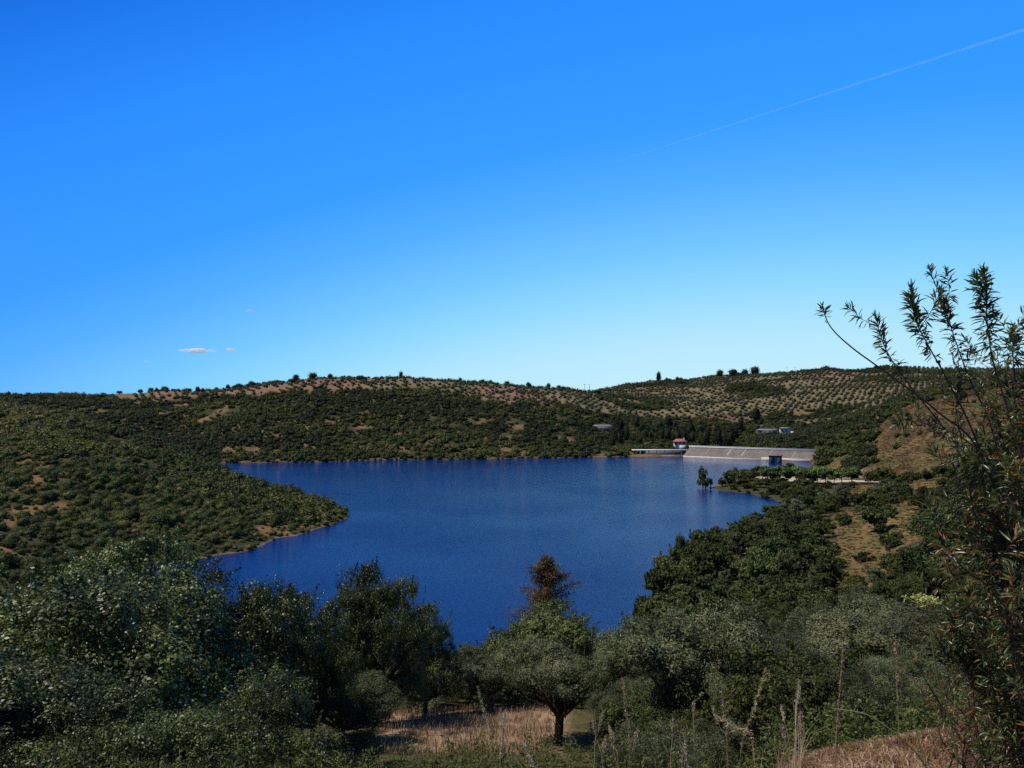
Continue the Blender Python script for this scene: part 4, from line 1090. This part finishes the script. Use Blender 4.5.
# dead conifer: a bare spire with brown needles left on whorled boughs
def dead_conifer():
    p = at_px(546, 62); H = zy(560, 62) - p.z
    t = thing('dead_conifer', p, 0, 'dying conifer with rusty brown needles rising above the oak crown', 'tree')
    r = np.random.default_rng(77); g = Geo(); lg = Geo()
    tube(g, [(0, 0, -.4), (.05, 0, H * .5), (0, 0, H)], .2, .02, 7)
    for k in range(210):
        f = r.uniform(.15, 1.0) ** .9; z = H * f; a = r.uniform(0, 6.28)
        L = 3.7 * max(1 - (max(f - .15, 0) / .87) ** 2.3, 0) * r.uniform(.35, 1.0) * (1 + .32 * math.sin(2 * a + 9 * f) + .22 * math.sin(3 * a + 19 * f)) + .15
        e = np.array([math.cos(a) * L, math.sin(a) * L, z + L * .35])
        P = catmull([(0, 0, z), tuple(e * .5 + np.array([0, 0, z * .5 + .08 * L])), tuple(e)], 4)
        tube(g, P, .035, .006, 4)
        n = int(150 * r.uniform(.4, 1)); tt = r.beta(2, 1.6, n)
        Q = P[np.minimum((tt * (len(P) - 1)).astype(int), len(P) - 1)] + r.normal(0, .17, (n, 3))
        tone = r.uniform(.1, .75)
        leaves(lg, Q, r.normal(size=(n, 3)), .09, .030, r, np.clip(r.normal(tone, .15, n), 0, 1))
    link('trunk', g.mesh('trunk', M['bark'], True), t); link('crown', lg.mesh('crown', M['dead']), t)
dead_conifer()

# ------------------------------------------------------------------ undergrowth on the knoll
def herb_field(name, n, region, hmin, hmax, mat, seed, leafL, leafW, per, spread, label, cat, stemmat=None):
    r = np.random.default_rng(seed); g = Geo()
    px = r.uniform(region[0], region[1], n * 3); D = np.exp(r.uniform(math.log(region[2]), math.log(region[3]), n * 3))
    x = (px - 512) / F * D; y = D
    k = (fbm(x / 2.2, y / 2.2, seed, 3) > region[4]) & ~((px > 380) & (px < 548) & (D > 30) & (D < 44)); x, y = x[k][:n], y[k][:n]
    z = height(x, y)
    for i in range(len(x)):
        h = r.uniform(hmin, hmax); b_ = np.array([x[i], y[i], z[i] - .03])
        tp = b_ + np.array([r.normal(0, .16) * h, r.normal(0, .16) * h, h])
        m = int(per * r.uniform(.6, 1.3)); tt = r.uniform(.1, 1, m)
        P = b_ + (tp - b_) * tt[:, None] + r.normal(0, spread, (m, 3)) * h * (1.15 - .6 * tt[:, None])
        leaves(g, P, r.normal(size=(m, 3)) + (0, 0, .5), leafL * r.uniform(.6, 1.4, m), leafW * r.uniform(.6, 1.3, m), r, np.clip(r.normal(r.uniform(.25, .75), .14, m), 0, 1))
        tube(g, [tuple(b_), tuple((b_ + tp) / 2 + r.normal(0, .02, 3)), tuple(tp)], .006, .003, 3, tone=.3)
    tag(link(name, g.mesh(name, mat)), label, cat, kind='stuff')
herb_field('weeds', 2500, (-150, 740, 6.5, 17, .40), .35, .85, M['herb'], 301, .030, .0085, 110, .13, 'green leafy weeds along the lip of the knoll', 'weeds')
herb_field('undergrowth', 2400, (-250, 1200, 15, 64, .40), .5, 1.3, M['herb'], 302, .05, .018, 110, .2, 'low green undergrowth between the foreground trees', 'undergrowth')

def blades(name, n, region, hmin, hmax, w, mat, seed, label, cat, lean=.45, thr=.0, nscale=1.5):
    r = np.random.default_rng(seed); g = Geo()
    px = r.uniform(region[0], region[1], n); D = np.exp(r.uniform(math.log(region[2]), math.log(region[3]), n))
    x = (px - 512) / F * D; y = D
    k = (fbm(x / nscale, y / nscale, seed, 3) > thr) & (region[4](px, D) if len(region) > 4 else True); x, y = x[k], y[k]; n = len(x); z = height(x, y) - .01
    h = r.uniform(hmin, hmax, n)[:, None]; a = r.uniform(0, 6.28, n); d = np.stack([np.cos(a), np.sin(a), np.zeros(n)], 1); s = np.stack([-np.sin(a), np.cos(a), np.zeros(n)], 1)
    B = np.stack([x, y, z], 1); ln = r.uniform(.05, 1, n)[:, None] * lean
    m = B + d * h * ln * .35 + np.array([0, 0, 1]) * h * .6; t = B + d * h * ln + np.array([0, 0, 1]) * h * (1 - .3 * ln)
    wv = s * w * r.uniform(.6, 1.4, n)[:, None]
    V = np.stack([B - wv, B + wv, m + wv * .8, m - wv * .8, t], 1).reshape(-1, 3)
    i = np.arange(n) * 5; tone = np.clip(r.normal(.5, .24, n) + (fbm(x / .25, y / .25, seed + 9, 3) - .5) * 1.5, 0, 1)
    g.add(V, np.stack([i, i + 1, i + 2, i + 3], 1), np.stack([i + 3, i + 2, i + 4], 1), tone, tone)
    tag(link(name, g.mesh(name, mat)), label, cat, kind='stuff')
blades('rusty_grass', 70000, (700, 1140, 3.0, 11.5), .015, .085, .0045, M['rust'], 311, 'short rusty dry grass on the near bank', 'dry grass', 2.2, .30, .35)
blades('straw_grass', 13000, (365, 552, 30, 46), .12, .45, .010, M['straw'], 312, 'straw-coloured dry grass in the clearing among the trees', 'dry grass', .6, .36)
blades('dry_stems', 5000, (200, 800, 6.0, 16), .25, .7, .0020, M['straw'], 313, 'pale dry grass stems mixed into the weeds', 'dry grass', .9, .45)
def gold_ok(px, D): return np.ones(len(px), bool)

# dry grass stalks with seed heads
def stalk(top_, bot, D, r, headlen, label, bend=0.0, fluffy=.02, mat='straw', tone=.5):
    a, b_ = ray(*bot, D), ray(*top_, D); b_[1] += .1
    gzb = float(height(np.array([a[0]]), np.array([a[1]]))[0])
    root = np.array([a[0] - (b_[0] - a[0]) * .2, a[1], gzb - .03])
    t = thing('grass_stalk', root, 0, label, 'grass stalk', 'dry grass stalks on the knoll')
    rg = np.random.default_rng(int(abs(top_[0]) * 7 + top_[1]))
    P = catmull([(0, 0, 0), tuple(a - root), tuple((a + b_) / 2 - root + np.array([bend, 0, abs(bend) * .4])), tuple(b_ - root)], 8)
    g = Geo(); tube(g, P, r, r * .5, 5, tone=tone); link('stem', g.mesh('stem', M[mat], True), t)
    g = Geo(); n = int(len(P) * headlen); Q = P[-n:]
    for q in range(170):
        f_ = rg.random() * (n - 1); i = int(f_); p = Q[i] + (Q[min(i + 1, n - 1)] - Q[i]) * (f_ - i) + rg.normal(0, fluffy * .55 * (.35 + .9 * math.sin(math.pi * (i + .5) / n)), 3)
        leaves(g, p[None], rg.normal(size=(1, 3)) * (1, 1, .3), .013, .0026, rg, np.array([np.clip(rg.normal(tone, .2), 0, 1)]))
    link('seed_head', g.mesh('seed_head', M[mat]), t)
stalk((477, 690), (492, 742), 6.5, .003, .6, 'dry straw stalk leaning before the straw clearing', .0, .012)
stalk((624, 682), (629, 742), 6.5, .003, .7, 'straight dry straw stalk below the gap between the olives', .0, .010)
stalk((725, 690), (727, 742), 5.5, .003, .7, 'upright straw stalk, first of the cluster by the bank end', 0, .012)
stalk((771, 672), (741, 752), 5.5, .003, .7, 'leaning straw stalk crossing the arched one by the bank end', 0, .012)
stalk((722, 722), (752, 740), 5.3, .003, .8, 'arched pale feathery straw head by the bank end', .0, .016, tone=.65)
stalk((805, 686), (796, 716), 5.0, .004, .8, 'small white feathery seed head before the pale grey olive', .0, .010, tone=1.0)
stalk((850, 655), (836, 742), 4.6, .0035, .75, 'tall thick straw stalk standing on the edge of the rusty bank', .0, .012)
stalk((902, 640), (899, 740), 6.0, .004, .5, 'faint thin straw stalk in front of the loose pale olive', .0, .008, tone=.3)
stalk((524, 752), (545, 790), 4.5, .004, .6, 'short straw stalk cut by the lower frame edge', .0, .008, tone=.8)
stalk((688, 744), (690, 790), 5.0, .004, .6, 'short straw stalk among the weeds under the largest olive', .0, .010, tone=.8)
stalk((505, 715), (500, 768), 6.0, .004, .6, 'short straw stalk beside the leaning one at the clearing', .0, .010, tone=.7)

r6 = np.random.default_rng(88)
for k in range(13):
    px = r6.uniform(560, 815); y0 = r6.uniform(702, 752)
    stalk((px, y0), (px + r6.uniform(-16, 16), y0 + r6.uniform(30, 48)), r6.uniform(5.2, 7.5), .0018, .3, 'short pale oat-like grass head among the green weeds', 0, .010, tone=r6.uniform(.55, .95))

def umbel(px, py, bot, D, w, label, name='wild_carrot', flat=True, midp=None):
    a, b_ = ray(px, py, D), ray(*bot, D)
    root = np.array([b_[0], b_[1], float(height(np.array([b_[0]]), np.array([b_[1]]))[0]) - .02])
    t = thing(name, root, 0, label, 'wild flower')
    g = Geo(); mid = ray(*midp, D) if midp else (a + b_) / 2
    P = catmull([tuple(np.zeros(3)), tuple(b_ - root), tuple(mid - root), tuple(a - root)], 8); tube(g, P, .0032, .0022, 6, tone=.35); link('stem', g.mesh('stem', M['umbel'], True), t)
    rg = np.random.default_rng(int(px)); g = Geo(); c = a - root
    for q in range(26 if flat else 14):
        o = np.array([rg.normal(0, w * .35), rg.normal(0, w * .35), w * (.35 if flat else .5) + rg.normal(0, w * .06)])
        e = c + o; tube(g, [tuple(c), tuple(c + o * .5), tuple(e)], .0012, .001, 3, tone=.3)
        for z_ in range(14): leaves(g, (e + rg.normal(0, w * .07, 3))[None], rg.normal(size=(1, 3)) + (0, 0, 1), w * .06, w * .035, rg, np.array([rg.uniform(.2, 1)]))
    link('flower_head', g.mesh('flower_head', M['umbel']), t)
umbel(912, 714, (926, 775), 3.2, .035, 'small yellow-green umbel on a pale curved stem above the rusty grass')
umbel(927, 608, (958, 775), 2.6, .075, 'wide yellow-green umbel beside the narrow-leaved bush', midp=(938, 680))
umbel(826, 707, (935, 790), 3.0, .022, 'green bud on a long arching stem leaning over the rusty bank', 'thistle_bud', False, midp=(880, 722))

# ------------------------------------------------------------------ the narrow-leaved bush close to the camera
LT = np.array([(0, 0, 0), (0, .35, .03), (0, .7, .01), (0, 1, -.07), (-1, .35, .07), (-.8, .7, .05), (1, .35, .07), (.8, .7, .05)])
LF_T = np.array([(0, 1, 4), (0, 6, 1), (2, 3, 5), (2, 7, 3)]); LF_Q = np.array([(1, 2, 5, 4), (1, 6, 7, 2)])
def blade_leaves(g, P, Dr, Nr, L, W, tone):
    n = len(P); Y = unit(Dr); Xx = unit(np.cross(Y, Nr)); Zz = np.cross(Xx, Y)
    L = L[:, None]; W = W[:, None]
    V = P[:, None, :] + LT[None, :, 0, None] * (Xx * W)[:, None, :] + LT[None, :, 1, None] * (Y * L)[:, None, :] + LT[None, :, 2, None] * (Zz * L)[:, None, :]
    o = (np.arange(n) * 8)[:, None, None]
    g.add(V.reshape(-1, 3), (LF_Q[None] + o).reshape(-1, 4), (LF_T[None] + o).reshape(-1, 3), np.repeat(tone, 2), np.repeat(tone, 4))

def branch(parent, org, pts, r0, leafy, nleaf, seed, L=.075, dry=.0, twigs=0, spread=.02, name='branch', tight=None):
    """one woody branch through (px, py, depth) points with its leaves; org is the bush's base"""
    rg = np.random.default_rng(seed)
    W = np.array([ray(a, b_, d) if not isinstance(a, np.ndarray) else a for a, b_, d in pts]) - org
    P = catmull(W, 10); g = Geo(); tube(g, P, r0, r0 * .35, 6, tone=.5)
    lg = Geo()
    axes = [(P, leafy, nleaf, L)]
    for k in range(twigs):
        i = int(len(P) * rg.uniform(.25, .95)); i = min(i, len(P) - 2)
        d = unit((P[min(i + 2, len(P) - 1)] - P[i])[None])[0]
        side = unit(rg.normal(size=(1, 3)))[0]; dd = unit((d * .5 + side * .8 + np.array([0, 0, .45]))[None])[0]
        ln = rg.uniform(.08, .26)
        T = catmull([tuple(P[i]), tuple(P[i] + dd * ln * .5 + rg.normal(0, .01, 3)), tuple(P[i] + dd * ln + np.array([0, 0, .03]))], 6)
        tube(g, T, r0 * .35, r0 * .12, 4, tone=.4); axes.append((T, .25, int(nleaf * .28) + 8, L * .95))
    for (A, lf, n, LL) in axes:
        u = lf + (1 - lf) * rg.random(n) ** .85
        fi = u * (len(A) - 1); i0 = np.minimum(fi.astype(int), len(A) - 2); ff = (fi - i0)[:, None]
        pos = A[i0] * (1 - ff) + A[i0 + 1] * ff
        d = unit(np.gradient(A, axis=0)[i0]); sd = unit(np.cross(d, rg.normal(size=(n, 3))))
        q = np.clip((1 - u) / max(1 - lf, .05), 0, 1)                  # 0 at the tip of the shoot
        op = np.radians(np.clip(22 + 60 * q ** .6 + rg.normal(0, 24, n), 5, 135))[:, None]
        dr = d * np.cos(op) + sd * np.sin(op) + np.array([0, 0, -1.0])[None] * (np.clip(q - .12, 0, 1) * rg.uniform(.1, 1.1, n))[:, None]
        tone = np.where(rg.random(n) < dry * (.4 + .9 * q), rg.uniform(.72, 1.0, n), np.clip(rg.normal(.36, .17, n), 0, .62))
        l = LL * rg.uniform(.6, 1.15, n) * (.45 + .55 * np.clip(q * 5, 0, 1))
        blade_leaves(lg, pos, dr, sd * .3 + rg.normal(0, .5, (n, 3)) + (0, 0, .7), l, l * rg.uniform(.06, .095, n), tone)
    br = link(name, g.mesh('branch', M['redbark'], True), parent)
    if lg.n: link('foliage', lg.mesh('foliage', M['rock']), br)
    return P + org

base = at_px(1075, 3.3); borg = np.array(base[:])
bush = thing('rockrose_bush', base, 0, 'tall narrow-leaved bush with bare red twigs and rusty leaves, close on the knoll', 'bush')
B0 = (1075, 900, 3.3)
ends = []
ends.append(branch(bush, borg, [B0, (1050, 640, 3.3), (985, 462, 3.3), (938, 412, 3.2), (888, 374, 3.15), (850, 346, 3.1), (830, 326, 3.1), (822, 306, 3.1)], .0048, .90, 34, 1, .042, .2))
ends.append(branch(bush, borg, [B0, (1040, 660, 3.4), (985, 490, 3.45), (945, 430, 3.5), (915, 392, 3.5), (893, 362, 3.5), (882, 340, 3.5), (875, 314, 3.5)], .0042, .66, 115, 2, .052, .18, 3))
ends.append(branch(bush, borg, [B0, (1030, 600, 3.2), (980, 450, 3.2), (950, 385, 3.2), (928, 345, 3.2), (915, 318, 3.2), (911, 284, 3.2)], .0046, .60, 190, 3, .055, .18, 2))
ends.append(branch(bush, borg, [B0, (1030, 600, 3.5), (995, 440, 3.5), (970, 380, 3.5), (957, 345, 3.5), (948, 318, 3.5), (944, 300, 3.5)], .0042, .58, 170, 4, .053, .18, 2))
ends.append(branch(bush, borg, [B0, (1045, 560, 3.1), (1010, 420, 3.1), (994, 365, 3.1), (988, 330, 3.1), (986, 300, 3.1), (984, 268, 3.1)], .0046, .54, 240, 5, .057, .15, 2))
ends.append(branch(bush, borg, [B0, (1055, 560, 3.4), (1025, 430, 3.4), (1015, 380, 3.4), (1013, 350, 3.4), (1014, 330, 3.4)], .0042, .66, 90, 6, .065, .2, 3))
ends.append(branch(bush, borg, [B0, (1050, 620, 3.0), (1000, 480, 3.0), (965, 440, 3.0), (930, 425, 3.0), (908, 420, 3.0), (895, 421, 3.0)], .0032, .80, 44, 7, .06, .45))
ends.append(branch(bush, borg, [B0, (1060, 700, 2.9), (1000, 600, 2.9), (965, 570, 2.9), (945, 545, 2.9), (932, 515, 2.9), (928, 498, 2.9)], .0036, .5, 90, 8, .065, .35, 3))
rb = np.random.default_rng(99)
for k in range(62):
    ex, ey = rb.uniform(925, 1060), rb.uniform(345, 660)
    if ex < 955 and not (380 < ey < 420 or ey > 520): ex += 45
    d = rb.uniform(2.9, 4.1)
    m1 = (1060 * .6 + ex * .4 + rb.normal(0, 10), 860 * .55 + ey * .45 + 30, d * .5 + 1.65); m2 = (1060 * .22 + ex * .78 + rb.normal(0, 9), 860 * .18 + ey * .82 + rb.normal(0, 12), d)
    ends.append(branch(bush, borg, [B0, m1, m2, (ex, ey, d)], .0038, .40, 140, 100 + k, .054, .21, 8))  # dry share raised: real rusty leaves plus backlit ones put in as colour
cm = Geo(); V, T = ICO2
cm.add(V * np.array([.0055, .0055, .0065]), T=T); tube(cm, [(0, 0, -.005), (.002, 0, -.014), (0, 0, -.026)], .0011, .0011, 4); capm = cm.mesh('seed_capsule', M['capsule'], True)
for e in ends[1:7]:
    for q in range(9):
        v_ = Vector(unit(rb.normal(size=(1, 3)) + (0, 0, .6))[0]); p = Vector(e[-int(4 + rb.integers(0, 24))]) + v_ * .025
        o = link('seed_capsule', capm, bush); o.location = p - Vector(borg); o.rotation_euler = v_.to_track_quat('Z', 'Y').to_euler()

# low tangle of bare purple twigs under it
tb = at_px(1010, 4.6); torg = np.array(tb[:])
tangle = thing('twiggy_bush', tb, 0, 'low tangle of bare dark twigs with few purplish leaves at the bush foot', 'bush')
for k in range(34):
    ex, ey = rb.uniform(905, 1060), rb.uniform(600, 740); d = rb.uniform(3.6, 5.2)
    branch(tangle, torg, [(1010 + rb.normal(0, 40), 800, 4.6), (1000 * .5 + ex * .5 + rb.normal(0, 22), 790 * .5 + ey * .5, (d + 4.6) / 2), (ex, ey, d)], .005, .3, 55, 300 + k, .045, .5, 6, name='twig')
